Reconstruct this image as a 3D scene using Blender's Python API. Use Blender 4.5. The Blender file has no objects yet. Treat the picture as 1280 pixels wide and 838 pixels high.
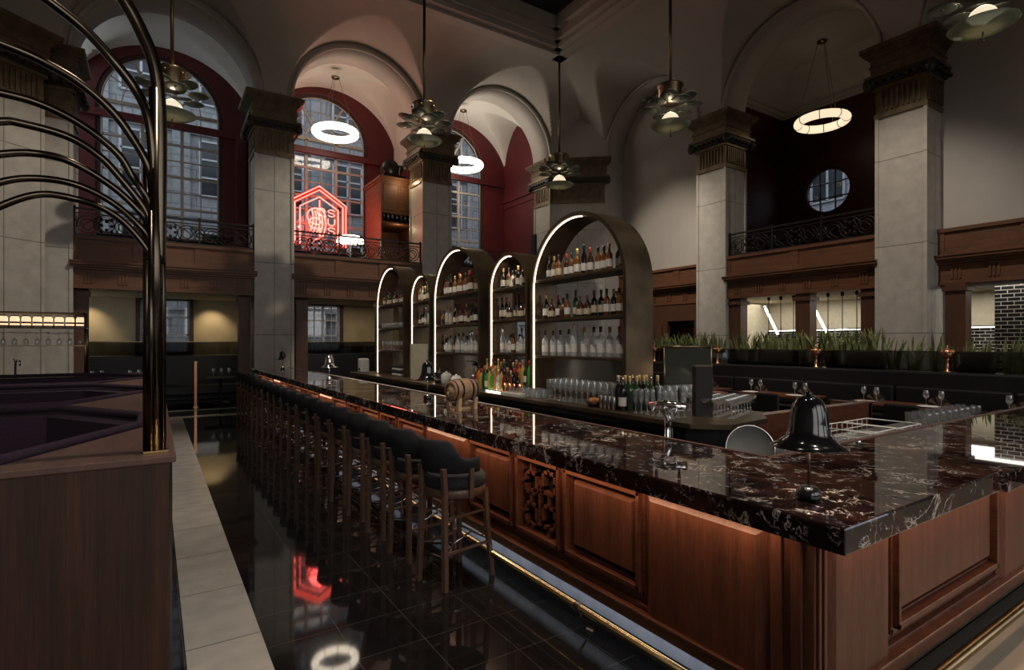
import bpy, bmesh, math, random
from mathutils import Vector, Matrix
from math import sin, cos, pi, sqrt, radians as R
random.seed(7)
C = bpy.context.scene.collection
SC = bpy.context.scene
# ------------------------------------------------------------------ camera model (1280x838 frame)
YAW = R(33.1); FPX = 685.0; HZ = 428.0; EYE = 1.75
def ray(x, y):
    u = (x-640)/FPX; v = (HZ-y)/FPX
    return (sin(YAW)+u*cos(YAW), cos(YAW)-u*sin(YAW), v)
def atX(x, y, X): d = ray(x, y); s = X/d[0]; return (X, s*d[1], EYE+s*d[2])
def atY(x, y, Y): d = ray(x, y); s = Y/d[1]; return (s*d[0], Y, EYE+s*d[2])
def atZ(x, y, Z): d = ray(x, y); s = (Z-EYE)/d[2]; return (s*d[0], s*d[1], Z)
cd = bpy.data.cameras.new('camera'); cam = bpy.data.objects.new('camera', cd); C.objects.link(cam)
cam.location = (0, 0, EYE); cam.rotation_euler = (pi/2, 0, -YAW)
cd.sensor_width = 36; cd.lens = 36*FPX/1280; cd.shift_y = 9/1280; cd.clip_start = .05; cd.clip_end = 300
SC.camera = cam
vs = SC.view_settings
vs.view_transform = 'Standard'; vs.look = 'None'; vs.gamma = 1; vs.use_curve_mapping = False; vs.exposure = 0.3
SC.cycles.max_bounces = 8; SC.cycles.diffuse_bounces = 3; SC.cycles.glossy_bounces = 4
SC.cycles.transparent_max_bounces = 24; SC.cycles.sample_clamp_indirect = 4; SC.cycles.use_denoising = True
SC.cycles.caustics_reflective = False; SC.cycles.caustics_refractive = False
# ------------------------------------------------------------------ mesh builder
def box_corners(f, a0, a1, b0, b1, c0, c1):
    return [f(a, b, c) for a in (a0, a1) for b in (b0, b1) for c in (c0, c1)]
ID = lambda x, y, z: (x, y, z)
class MB:
    def __init__(s): s.v = []; s.f = []; s.sm = []; s.mi = []
    def add(s, vs, fs, smooth=False, mi=0):
        o = len(s.v); s.v += [tuple(p) for p in vs]
        for f in fs: s.f.append([i+o for i in f]); s.sm.append(smooth); s.mi.append(mi)
        return s
    def box(s, x0, x1, y0, y1, z0, z1, f=ID, mi=0):
        return s.add(box_corners(f, x0, x1, y0, y1, z0, z1),
                     [(0,1,3,2),(4,6,7,5),(0,4,5,1),(2,3,7,6),(0,2,6,4),(1,5,7,3)], mi=mi)
    def frustum(s, f, a0, a1, b0, b1, c0, c1, ins):           # box in map f whose c1 face is inset
        P = [f(a0,b0,c0), f(a1,b0,c0), f(a1,b1,c0), f(a0,b1,c0),
             f(a0+ins,b0+ins,c1), f(a1-ins,b0+ins,c1), f(a1-ins,b1-ins,c1), f(a0+ins,b1-ins,c1)]
        return s.add(P, [(0,1,2,3),(4,5,6,7),(0,1,5,4),(1,2,6,5),(2,3,7,6),(3,0,4,7)])
    def prism(s, poly, c0, c1, f=ID, smooth=False):            # poly in (a,b), extruded in c
        n = len(poly)
        return s.add([f(a,b,c0) for a,b in poly]+[f(a,b,c1) for a,b in poly],
                     [tuple(range(n))[::-1], tuple(range(n,2*n))]+[(i,(i+1)%n,n+(i+1)%n,n+i) for i in range(n)], smooth)
    def lathe(s, prof, n=16, o=(0,0,0), M=None, smooth=True, caps=True):
        vs = []
        for r, z in prof:
            for k in range(n):
                a = 2*pi*k/n; p = Vector((r*cos(a), r*sin(a), z))
                if M is not None: p = M @ p
                vs.append((p.x+o[0], p.y+o[1], p.z+o[2]))
        fs = [(j*n+k, j*n+(k+1)%n, (j+1)*n+(k+1)%n, (j+1)*n+k) for j in range(len(prof)-1) for k in range(n)]
        s.add(vs, fs, smooth)
        if caps:
            m = len(prof)-1; b = len(s.v)-len(vs)
            for j in (0, m):
                if prof[j][0] > 1e-5: s.f.append([b+j*n+k for k in range(n)]); s.sm.append(False); s.mi.append(0)
        return s
    def tube(s, path, r, n=8, closed=False, radii=None):
        P = [Vector(p) for p in path]; m = len(P); vs = []; prev = None
        for i in range(m):
            if closed: t = P[(i+1)%m]-P[i-1]
            else: t = P[min(i+1,m-1)]-P[max(i-1,0)]
            t = t.normalized() if t.length > 1e-9 else Vector((0,0,1))
            if prev is None:
                a = Vector((0,0,1)) if abs(t.z) < .9 else Vector((1,0,0)); u = t.cross(a).normalized()
            else:
                u = prev - t*prev.dot(t); u = u.normalized() if u.length > 1e-6 else t.orthogonal().normalized()
            prev = u; w = t.cross(u); rr = radii[i] if radii else r
            for k in range(n):
                a = 2*pi*k/n; q = P[i]+(u*cos(a)+w*sin(a))*rr; vs.append(tuple(q))
        fs = []
        for i in range(m if closed else m-1):
            j = (i+1)%m
            for k in range(n): fs.append((i*n+k, i*n+(k+1)%n, j*n+(k+1)%n, j*n+k))
        s.add(vs, fs, True)
        if not closed:
            b = len(s.v)-len(vs)
            for i in (0, m-1): s.f.append([b+i*n+k for k in range(n)]); s.sm.append(False); s.mi.append(0)
        return s
    def bar(s, p, q, w, h=None, up=(0,0,1)):                  # rectangular bar from p to q
        p = Vector(p); q = Vector(q); h = h or w; t = (q-p).normalized(); a = Vector(up)
        if abs(t.dot(a)) > .98: a = Vector((1,0,0))
        u = t.cross(a).normalized()*w/2; v = u.cross(t).normalized()*h/2
        return s.add([p-u-v,p+u-v,p+u+v,p-u+v,q-u-v,q+u-v,q+u+v,q-u+v],
                     [(0,1,2,3),(4,5,6,7),(0,1,5,4),(1,2,6,5),(2,3,7,6),(3,0,4,7)])
    def ball(s, c, r, n=12, sz=1.0):
        m = max(4, n//2); return s.lathe([(r*sin(pi*j/m), -r*sz*cos(pi*j/m)) for j in range(m+1)], n, c, caps=False)
    def grid(s, rows, smooth=True):                           # rows of points
        n = len(rows[0]); vs = [p for r in rows for p in r]
        return s.add(vs, [(j*n+k, j*n+k+1, (j+1)*n+k+1, (j+1)*n+k) for j in range(len(rows)-1) for k in range(n-1)], smooth)
def mesh(name, mb, mats, off=None, recalc=True):
    me = bpy.data.meshes.new(name)
    vs = mb.v if off is None else [(a-off[0], b-off[1], c-off[2]) for a,b,c in mb.v]
    me.from_pydata(vs, [], mb.f)
    for m in (mats if isinstance(mats, (list,tuple)) else [mats]): me.materials.append(m)
    me.polygons.foreach_set('use_smooth', mb.sm); me.polygons.foreach_set('material_index', mb.mi)
    if recalc:
        bm = bmesh.new(); bm.from_mesh(me); bmesh.ops.remove_doubles(bm, verts=bm.verts, dist=1e-5)
        bmesh.ops.recalc_face_normals(bm, faces=bm.faces); bm.to_mesh(me); bm.free()
    me.update(); return me
def obj(name, mb, m, parent=None, world=False, bevel=0, loc=None, sharp=None):
    off = None
    if world and parent is not None:
        off = Vector((0,0,0)); q = parent
        while q is not None: off = off+q.location; q = q.parent
    if loc is not None and parent is None and world: off = loc
    me = mesh(name, mb, m, off); o = bpy.data.objects.new(name, me); C.objects.link(o)
    if parent is not None: o.parent = parent
    if loc is not None: o.location = loc
    if bevel:
        b = o.modifiers.new('bevel', 'BEVEL'); b.width = bevel; b.segments = 2; b.limit_method = 'ANGLE'; b.angle_limit = R(40)
    return o
def tag(o, label, cat, group=None, kind=None):
    o['label'] = label; o['category'] = cat
    if group: o['group'] = group
    if kind: o['kind'] = kind
    return o
def thing(name, label, cat, loc=(0,0,0), rotz=0, group=None):
    o = bpy.data.objects.new(name, None); C.objects.link(o); o.empty_display_size = .1
    o.location = loc; o.rotation_euler = (0,0,rotz); return tag(o, label, cat, group)
def struct(name, mb, m, parent=None, label=None, cat=None, bevel=0):
    o = obj(name, mb, m, parent, bevel=bevel)
    if parent is None:
        o['kind'] = 'structure'; o['label'] = label or name.replace('_',' '); o['category'] = cat or name.split('_')[0]
    return o
def sempty(name, label, cat, loc=(0,0,0)):
    o = thing(name, label, cat, loc); o['kind'] = 'structure'; return o
def dup(root, loc, rotz=None, label=None, group=None, scale=None):
    r = root.copy(); C.objects.link(r); r.location = loc
    if rotz is not None: r.rotation_euler = (0,0,rotz)
    if scale: r.scale = scale
    if label: r['label'] = label
    if group: r['group'] = group
    for ch in list(root.children):
        c = ch.copy(); C.objects.link(c); c.parent = r
        for g in list(ch.children):
            d = g.copy(); C.objects.link(d); d.parent = c
    return r
ORD = ['first','second','third','fourth','fifth','sixth','seventh','eighth','ninth','tenth','eleventh','twelfth','thirteenth',
       'fourteenth','fifteenth','sixteenth','seventeenth','eighteenth','nineteenth','twentieth','twenty-first','twenty-second',
       'twenty-third','twenty-fourth','twenty-fifth','twenty-sixth','twenty-seventh','twenty-eighth']
# ------------------------------------------------------------------ materials
def new_mat(name):
    m = bpy.data.materials.new(name); m.use_nodes = True; nt = m.node_tree
    return m, nt, nt.nodes['Principled BSDF']
def N(nt, t, **k):
    n = nt.nodes.new('ShaderNode'+t)
    for a, b in k.items():
        if a in n.inputs: n.inputs[a].default_value = b
        else: setattr(n, a, b)
    return n
def L(nt, a, b): nt.links.new(a, b)
def c4(c): return (c[0], c[1], c[2], 1)
def coords(nt, scale=(1,1,1), kind='Object'):
    tc = N(nt, 'TexCoord'); mp = N(nt, 'Mapping'); mp.inputs['Scale'].default_value = scale
    L(nt, tc.outputs[kind], mp.inputs['Vector']); return mp.outputs['Vector']
def ramp(nt, fac, stops):
    r = N(nt, 'ValToRGB'); e = r.color_ramp.elements
    while len(e) < len(stops): e.new(.5)
    for i, (p, c) in enumerate(stops): e[i].position = p; e[i].color = c4(c)
    L(nt, fac, r.inputs['Fac']); return r.outputs['Color']
def pmat(name, col, rough=.5, metal=0, var=.12, scale=8, stretch=(1,1,1), spec=.5, bump=0, coat=0):
    m, nt, b = new_mat(name)
    b.inputs['Roughness'].default_value = rough; b.inputs['Metallic'].default_value = metal
    b.inputs['Specular IOR Level'].default_value = spec; b.inputs['Coat Weight'].default_value = coat
    n = N(nt, 'TexNoise', Scale=scale, Detail=4.0); L(nt, coords(nt, stretch), n.inputs['Vector'])
    a = [max(0,c*(1-var)) for c in col]; d = [min(1,c*(1+var)) for c in col]
    L(nt, ramp(nt, n.outputs['Fac'], [(.3,a),(.7,d)]), b.inputs['Base Color'])
    if bump:
        bp = N(nt, 'Bump', Strength=bump, Distance=.01); L(nt, n.outputs['Fac'], bp.inputs['Height']); L(nt, bp.outputs['Normal'], b.inputs['Normal'])
    return m
def wood(name, c1, c2, stretch, rough=.35, scale=3, coat=.2):
    m, nt, b = new_mat(name); b.inputs['Roughness'].default_value = rough; b.inputs['Coat Weight'].default_value = coat
    b.inputs['Coat Roughness'].default_value = .15
    v = coords(nt, stretch)
    n = N(nt, 'TexNoise', Scale=scale, Detail=8.0, Roughness=.65, Distortion=.4); L(nt, v, n.inputs['Vector'])
    n2 = N(nt, 'TexNoise', Scale=scale*9, Detail=3.0); L(nt, v, n2.inputs['Vector'])
    mx = N(nt, 'Mix', data_type='FLOAT'); mx.inputs[0].default_value = .35
    L(nt, n.outputs['Fac'], mx.inputs[2]); L(nt, n2.outputs['Fac'], mx.inputs[3])
    L(nt, ramp(nt, mx.outputs[0], [(.3,c1),(.52,[(p+q)/2 for p,q in zip(c1,c2)]),(.72,c2)]), b.inputs['Base Color'])
    return m
def emat(name, col, s):
    m, nt, b = new_mat(name); b.inputs['Base Color'].default_value = c4(col)
    b.inputs['Emission Color'].default_value = c4(col); b.inputs['Emission Strength'].default_value = s
    n = N(nt, 'TexNoise', Scale=3.0); L(nt, coords(nt), n.inputs['Vector'])
    L(nt, ramp(nt, n.outputs['Fac'], [(.2,[c*.93 for c in col]),(.8,col)]), b.inputs['Emission Color'])
    return m
def glassmat(name, tint=(1,1,1), refl=.12, rough=.02, opac=0.0, body=(.5,.5,.5)):
    """thin clear glass: transparent, with a fresnel gloss"""
    m, nt, b = new_mat(name); nt.nodes.remove(b); out = nt.nodes['Material Output']
    tr = N(nt, 'BsdfTransparent'); tr.inputs['Color'].default_value = c4(tint)
    gl = N(nt, 'BsdfGlossy'); gl.inputs['Roughness'].default_value = rough
    lw = N(nt, 'LayerWeight', Blend=.25); ma = N(nt, 'MapRange'); ma.inputs['To Min'].default_value = refl*.5; ma.inputs['To Max'].default_value = min(1, refl*5)
    L(nt, lw.outputs['Facing'], ma.inputs['Value'])
    mx = N(nt, 'MixShader'); L(nt, ma.outputs['Result'], mx.inputs[0]); L(nt, tr.outputs[0], mx.inputs[1]); L(nt, gl.outputs[0], mx.inputs[2])
    if opac:
        df = N(nt, 'BsdfDiffuse'); df.inputs['Color'].default_value = c4(body); m2 = N(nt, 'MixShader'); m2.inputs[0].default_value = opac
        L(nt, mx.outputs[0], m2.inputs[1]); L(nt, df.outputs[0], m2.inputs[2]); mx = m2
    L(nt, mx.outputs[0], out.inputs['Surface']); return m
def marble(name, c1, c2, vein, vscale, width, rough=.04, vamt=1.0, rot=0, spec=.5):
    m, nt, b = new_mat(name); b.inputs['Roughness'].default_value = rough; b.inputs['Specular IOR Level'].default_value = spec
    v = coords(nt)
    n0 = N(nt, 'TexNoise', Scale=vscale*.7, Detail=5.0); L(nt, v, n0.inputs['Vector'])
    base = ramp(nt, n0.outputs['Fac'], [(.35,c1),(.65,c2)])
    n1 = N(nt, 'TexNoise', Scale=vscale, Detail=6.0, Distortion=1.6); L(nt, v, n1.inputs['Vector'])
    sb = N(nt, 'Math', operation='SUBTRACT'); sb.inputs[1].default_value = .5; L(nt, n1.outputs['Fac'], sb.inputs[0])
    ab = N(nt, 'Math', operation='ABSOLUTE'); L(nt, sb.outputs[0], ab.inputs[0])
    vm = ramp(nt, ab.outputs[0], [(0,(1,1,1)),(width,(0,0,0))])
    n2 = N(nt, 'TexNoise', Scale=vscale*.9, Detail=2.0); L(nt, v, n2.inputs['Vector'])
    mk = ramp(nt, n2.outputs['Fac'], [(.5,(0,0,0)),(.62,(vamt,)*3)])
    mu = N(nt, 'Math', operation='MULTIPLY'); L(nt, vm, mu.inputs[0]); L(nt, mk, mu.inputs[1])
    mx = N(nt, 'Mix', data_type='RGBA'); L(nt, mu.outputs[0], mx.inputs[0]); L(nt, base, mx.inputs[6]); mx.inputs[7].default_value = c4(vein)
    L(nt, mx.outputs[2], b.inputs['Base Color']); return m
def tiles(name, vec_axes, w, h, c1, c2, joint, mortar, rough, offset=0.0, origin=(0,0), noise_amt=0.0, jrough=None):
    """brick/tile pattern in two object axes"""
    m, nt, b = new_mat(name); b.inputs['Roughness'].default_value = rough
    tc = N(nt, 'TexCoord'); sp = N(nt, 'SeparateXYZ'); L(nt, tc.outputs['Object'], sp.inputs[0])
    cb = N(nt, 'CombineXYZ')
    for i, ax in enumerate(vec_axes):
        ad = N(nt, 'Math', operation='ADD'); ad.inputs[1].default_value = origin[i]; L(nt, sp.outputs[ax], ad.inputs[0]); L(nt, ad.outputs[0], cb.inputs[i])
    br = N(nt, 'TexBrick', Scale=1.0, offset=offset, squash=1.0); br.inputs['Mortar Size'].default_value = mortar
    br.inputs['Brick Width'].default_value = w; br.inputs['Row Height'].default_value = h; br.inputs['Mortar Smooth'].default_value = .1
    br.inputs['Color1'].default_value = c4(c1); br.inputs['Color2'].default_value = c4(c2); br.inputs['Mortar'].default_value = c4(joint)
    L(nt, cb.outputs[0], br.inputs['Vector']); col = br.outputs['Color']
    if noise_amt:
        n = N(nt, 'TexNoise', Scale=5.0, Detail=6.0); L(nt, tc.outputs['Object'], n.inputs['Vector'])
        r = ramp(nt, n.outputs['Fac'], [(.3,(1-noise_amt,)*3),(.7,(1,1,1))])
        mx = N(nt, 'Mix', data_type='RGBA', blend_type='MULTIPLY'); mx.inputs[0].default_value = 1; L(nt, col, mx.inputs[6]); L(nt, r, mx.inputs[7]); col = mx.outputs[2]
    L(nt, col, b.inputs['Base Color']); return m
VOFF = (3.1,1.7,.4)
def levanto():
    m, nt, b = new_mat('red_black_marble'); b.inputs['Roughness'].default_value = .018; b.inputs['Specular IOR Level'].default_value = .9; v = coords(nt); v.node.inputs['Location'].default_value = VOFF
    n0 = N(nt, 'TexNoise', Scale=3.2, Detail=7.0, Roughness=.6); L(nt, v, n0.inputs['Vector'])
    col = ramp(nt, n0.outputs['Fac'], [(.38,(.006,.0042,.0045)),(.52,(.022,.009,.008)),(.70,(.080,.028,.020))])
    for sc, dist, wd, lo, hi, vc in ((2.6,.7,.013,.50,.62,(.78,.66,.54)),(6.5,.6,.014,.52,.61,(.80,.74,.68)),(15,.5,.018,.53,.62,(.66,.60,.56))):
        n1 = N(nt, 'TexNoise', Scale=sc, Detail=7.0, Roughness=.62, Distortion=dist); L(nt, v, n1.inputs['Vector'])
        sb = N(nt, 'Math', operation='SUBTRACT'); sb.inputs[1].default_value = .5; L(nt, n1.outputs['Fac'], sb.inputs[0])
        ab = N(nt, 'Math', operation='ABSOLUTE'); L(nt, sb.outputs[0], ab.inputs[0])
        vm = ramp(nt, ab.outputs[0], [(0,(1,1,1)),(wd*.4,(.6,.6,.6)),(wd,(0,0,0))])
        n2 = N(nt, 'TexNoise', Scale=sc*.8, Detail=3.0); L(nt, v, n2.inputs['Vector'])
        mk = ramp(nt, n2.outputs['Fac'], [(lo,(0,0,0)),(hi,(1,1,1))])
        mu = N(nt, 'Math', operation='MULTIPLY'); L(nt, vm, mu.inputs[0]); L(nt, mk, mu.inputs[1])
        mx = N(nt, 'Mix', data_type='RGBA'); L(nt, mu.outputs[0], mx.inputs[0]); L(nt, col, mx.inputs[6]); mx.inputs[7].default_value = c4(vc); col = mx.outputs[2]
    L(nt, col, b.inputs['Base Color']); return m
M = {}
M['plaster'] = pmat('plaster', (.50,.46,.42), .85, var=.07, scale=.8)
M['vault'] = pmat('vault_plaster', (.74,.70,.64), .85, var=.05, scale=.6)
M['cream'] = pmat('cream_wall', (.52,.43,.28), .8, var=.14, scale=2)
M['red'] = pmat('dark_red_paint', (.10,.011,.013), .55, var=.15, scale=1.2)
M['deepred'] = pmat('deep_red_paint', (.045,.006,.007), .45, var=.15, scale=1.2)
M['stone'] = tiles('pillar_stone', (0,2), 40, 1.95, (.56,.52,.46), (.51,.475,.42), (.26,.24,.21), .012, .5, noise_amt=.2)
M['capital'] = pmat('capital_bronze_stone', (.20,.150,.092), .38, .5, var=.3, scale=6)
M['capdark'] = pmat('capital_dark', (.035,.027,.02), .5, var=.3, scale=20)
M['skylight'] = pmat('skylight_glass_dark', (.012,.018,.018), .35, var=.2, scale=1)
M['floor'] = tiles('black_marble_tile', (0,1), .4, .4, (.0125,.0115,.012), (.018,.016,.015), (.085,.075,.065), .0025, .045, origin=(-.136,-.19), noise_amt=.4)
M['strip'] = tiles('white_marble_tile', (0,1), 6.0, .78, (.60,.56,.50), (.54,.51,.46), (.2,.19,.17), .005, .22, origin=(2,-.476), noise_amt=.22)
M['beige'] = pmat('beige_marble_floor', (.62,.54,.42), .25, var=.12, scale=2)
M['mahog'] = wood('mahogany', (.048,.015,.008), (.200,.068,.035), (4,4,.35), .4, 4, .05)
M['mahogh'] = wood('mahogany_horizontal', (.048,.015,.008), (.200,.068,.035), (4,.35,4), .36, 4, .08)
M['void'] = pmat('dark_void', (.006,.004,.004), .7)
M['oak'] = wood('dark_oak', (.016,.006,.003), (.100,.038,.016), (5,5,.16), .62, 4, 0)
M['ledge'] = wood('brown_ledge', (.10,.048,.036), (.20,.105,.08), (4,.5,4), .5, 3, 0)
M['bwood'] = wood('balcony_oak', (.075,.028,.011), (.20,.080,.032), (.5,.5,4), .55, 3, 0)
M['bwoodv'] = wood('column_oak', (.055,.022,.011), (.13,.055,.027), (3,3,.4), .5, 3, 0)
M['stoolwood'] = wood('stool_walnut', (.085,.048,.033), (.20,.118,.08), (6,6,.6), .4, 5, .1)
M['levanto'] = levanto()
M['greym'] = pmat('grey_marble_kick', (.5,.5,.52), .3, var=.2, scale=6)
M['black'] = pmat('black_paint', (.010,.010,.011), .35, var=.2)
M['gloss'] = pmat('black_gloss', (.008,.008,.009), .12, var=.2, coat=.5)
M['fabric'] = pmat('charcoal_fabric', (.020,.021,.024), .9, var=.3, scale=120, bump=.3)
M['leather'] = pmat('black_leather', (.0065,.0065,.008), .5, var=.3, scale=30, bump=.15)
M['velvet'] = pmat('aubergine_velvet', (.038,.020,.038), .95, var=.25, scale=60)
M['bronze'] = pmat('dark_bronze', (.115,.080,.048), .40, .75, var=.45, scale=2.2)
M['bronzein'] = pmat('bronze_lining', (.16,.11,.07), .4, .7, var=.25, scale=3)
M['brass'] = pmat('brass', (.60,.42,.20), .22, 1, var=.1)
M['agedbrass'] = pmat('aged_brass', (.22,.165,.10), .3, 1, var=.15)
M['post'] = pmat('post_bronze', (.10,.080,.06), .24, 1, var=.15)
M['copper'] = pmat('copper', (.55,.27,.15), .3, 1, var=.12)
M['chrome'] = pmat('chrome', (.72,.72,.73), .1, 1, var=.05)
M['steel'] = pmat('brushed_steel', (.45,.46,.48), .3, 1, var=.1, stretch=(1,20,20))
M['iron'] = pmat('wrought_iron', (.010,.010,.010), .4, .3, var=.2)
M['frame'] = pmat('window_bar_cream', (.42,.36,.30), .5, var=.08)
M['dframe'] = pmat('window_frame_dark', (.05,.02,.018), .5, var=.2)
M['pane'] = glassmat('window_pane', (.93,.95,.97), .1)
M['glass'] = glassmat('clear_glass', (.92,.94,.94), .3, .03, .09, (.85,.87,.88))
M['dglass'] = glassmat('smoked_glass', (.38,.40,.40), .12, .05)
M['greyglass'] = glassmat('grey_glass', (.5,.52,.5), .12, .05, .35, (.10,.11,.10))
M['traygrey'] = pmat('tray_grey', (.13,.13,.12), .55, .2, var=.08)
M['ribbed'] = glassmat('ribbed_glass', (.55,.55,.52), .12, .3, .25, (.35,.34,.31))
M['petal'] = pmat('petal_green_grey', (.11,.125,.10), .4, .3, var=.15)
def dishmat():
    m, nt, b = new_mat('frosted_dish'); nt.nodes.remove(b); out = nt.nodes['Material Output']
    d = N(nt,'BsdfDiffuse'); d.inputs['Color'].default_value = (.35,.39,.33,1); t = N(nt,'BsdfTranslucent'); t.inputs['Color'].default_value = (.5,.55,.45,1)
    x = N(nt,'MixShader'); x.inputs[0].default_value = .10; L(nt,d.outputs[0],x.inputs[1]); L(nt,t.outputs[0],x.inputs[2]); L(nt,x.outputs[0],out.inputs['Surface'])
    n = N(nt,'TexNoise', Scale=6.0); L(nt, coords(nt), n.inputs['Vector']); L(nt, ramp(nt,n.outputs['Fac'],[(.3,(.17,.20,.16)),(.7,(.22,.25,.20))]), d.inputs['Color'])
    return m
M['dish'] = dishmat()
M['bulb'] = emat('lamp_bulb', (1,.84,.60), 3.5)
M['ring'] = emat('ring_lamp', (1,.88,.70), 5.5)
M['ringbright'] = emat('ring_lamp_bright', (1,.90,.76), 14)
M['dome'] = emat('lamp_dome', (1,.84,.60), .75)
M['ringdim'] = emat('ring_lamp_dim', (1,.80,.55), .85)
M['led'] = emat('led_strip', (1,.84,.66), 5)
M['neon'] = emat('red_neon', (1,.12,.09), 5)
M['neonback'] = pmat('sign_backing', (.30,.05,.045), .4)
M['tube'] = emat('kitchen_tube', (1,.95,.86), 3)
M['jar'] = emat('lit_jar', (1,.70,.43), .85)
M['paper'] = pmat('white_paper', (.72,.70,.66), .7, var=.05)
M['linen'] = pmat('linen', (.55,.52,.48), .9, var=.1)
M['napkin'] = pmat('brown_napkin', (.075,.052,.036), .9, var=.2)
M['barrel'] = wood('cask_oak', (.24,.13,.07), (.45,.28,.16), (.6,5,5), .5, 5, .05)
M['barrelend'] = wood('cask_end', (.55,.34,.19), (.72,.48,.28), (5,5,.6), .5, 5, .05)
M['leaf'] = pmat('snake_leaf', (.17,.20,.07), .45, var=.65, scale=14, stretch=(1,1,.6))
M['blacktile'] = tiles('black_brick_tile', (1,2), .22, .085, (.012,.012,.013), (.02,.02,.021), (.42,.40,.36), .008, .12, offset=.5)
M['blacktilex'] = tiles('black_brick_tile_side', (0,2), .22, .085, (.012,.012,.013), (.02,.02,.021), (.42,.40,.36), .008, .12, offset=.5)
M['kitchen'] = pmat('kitchen_plaster', (.50,.45,.34), .6, var=.1)
M['facade'] = tiles('limestone_facade', (0,2), 1.2, .55, (.42,.42,.42), (.36,.37,.38), (.2,.2,.2), .02, .8, offset=.5, noise_amt=.3)
M['facadey'] = tiles('limestone_facade_side', (1,2), 1.2, .55, (.66,.66,.70), (.56,.57,.62), (.2,.2,.2), .02, .8, offset=.5, noise_amt=.3)
M['facwin'] = pmat('facade_window', (.03,.035,.04), .15, var=.4, scale=1.5)
M['facbar'] = pmat('facade_window_frame', (.55,.56,.58), .5)
# ================================================================== SETTING
SPR = 8.4
def arched(mb, f, u0, u1, z0, z1, c, r, spring, sill, w0, w1, n=36, jamb=True):
    pts = [(c-r*cos(pi*i/n), spring+r*sin(pi*i/n)) for i in range(n+1)]
    def q(a, b, cc, d, w): mb.add([f(*a,w), f(*b,w), f(*cc,w), f(*d,w)], [(0,1,2,3)])
    for w in (w0, w1):
        if spring > z0+1e-6:
            q((u0,z0),(c-r,z0),(c-r,spring),(u0,spring),w); q((c+r,z0),(u1,z0),(u1,spring),(c+r,spring),w)
            if sill > z0+1e-6: q((c-r,z0),(c+r,z0),(c+r,sill),(c-r,sill),w)
        q((u0,spring),(c-r,spring),(c-r,z1),(u0,z1),w); q((c+r,spring),(u1,spring),(u1,z1),(c+r,z1),w)
        for i in range(n):
            a, b = pts[i], pts[i+1]; q(a, b, (b[0],z1), (a[0],z1), w)
    o = len(mb.v)
    for p in pts: mb.v += [f(*p,w0), f(*p,w1)]
    for i in range(n): mb.f.append([o+2*i,o+2*i+2,o+2*i+3,o+2*i+1]); mb.sm.append(True); mb.mi.append(0)
    if jamb and spring > sill:
        for u in (c-r, c+r): mb.add([f(u,sill,w0), f(u,spring,w0), f(u,spring,w1), f(u,sill,w1)], [(0,1,2,3)])
        if sill > z0+1e-6: mb.add([f(c-r,sill,w0), f(c+r,sill,w0), f(c+r,sill,w1), f(c-r,sill,w1)], [(0,1,2,3)])
    return mb
fB = lambda u, z, w: (u, w, z)          # back wall:  u = X, w = Y
fR = lambda u, z, w: (w, u, z)          # right wall: u = Y, w = X
BAYS = [(.33,1.93), (5.14,1.95), (10.05,2.0)]
RBAYS = [(12.84,2.0), (7.9,2.0), (2.97,2.0), (-1.96,2.0)]
# ---- floors
struct('floor', MB().box(-6,20,-7,22,-.1,0), M['floor'], label='polished black marble tile floor with thin pale joints')
struct('trim_1', MB().box(.145,.535,-3,14.7,-.02,.004), M['strip'], label='white marble strip laid in the floor beside the booths', cat='floor strip')
struct('trim_2', MB().box(.145,2.1,14.7,15.05,-.02,.004), M['strip'], label='white marble strip crossing the floor at the far end of the bar', cat='floor strip')
struct('trim_3', MB().box(-.6,2.3,16.2,16.42,-.02,.004), M['strip'], label='thin white marble line in the floor between the far pillars', cat='floor strip')
struct('trim_4', MB().box(2.9,9,-3,1.62,-.02,.005), M['beige'], label='beige marble floor along the short end of the bar', cat='floor strip')
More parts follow.
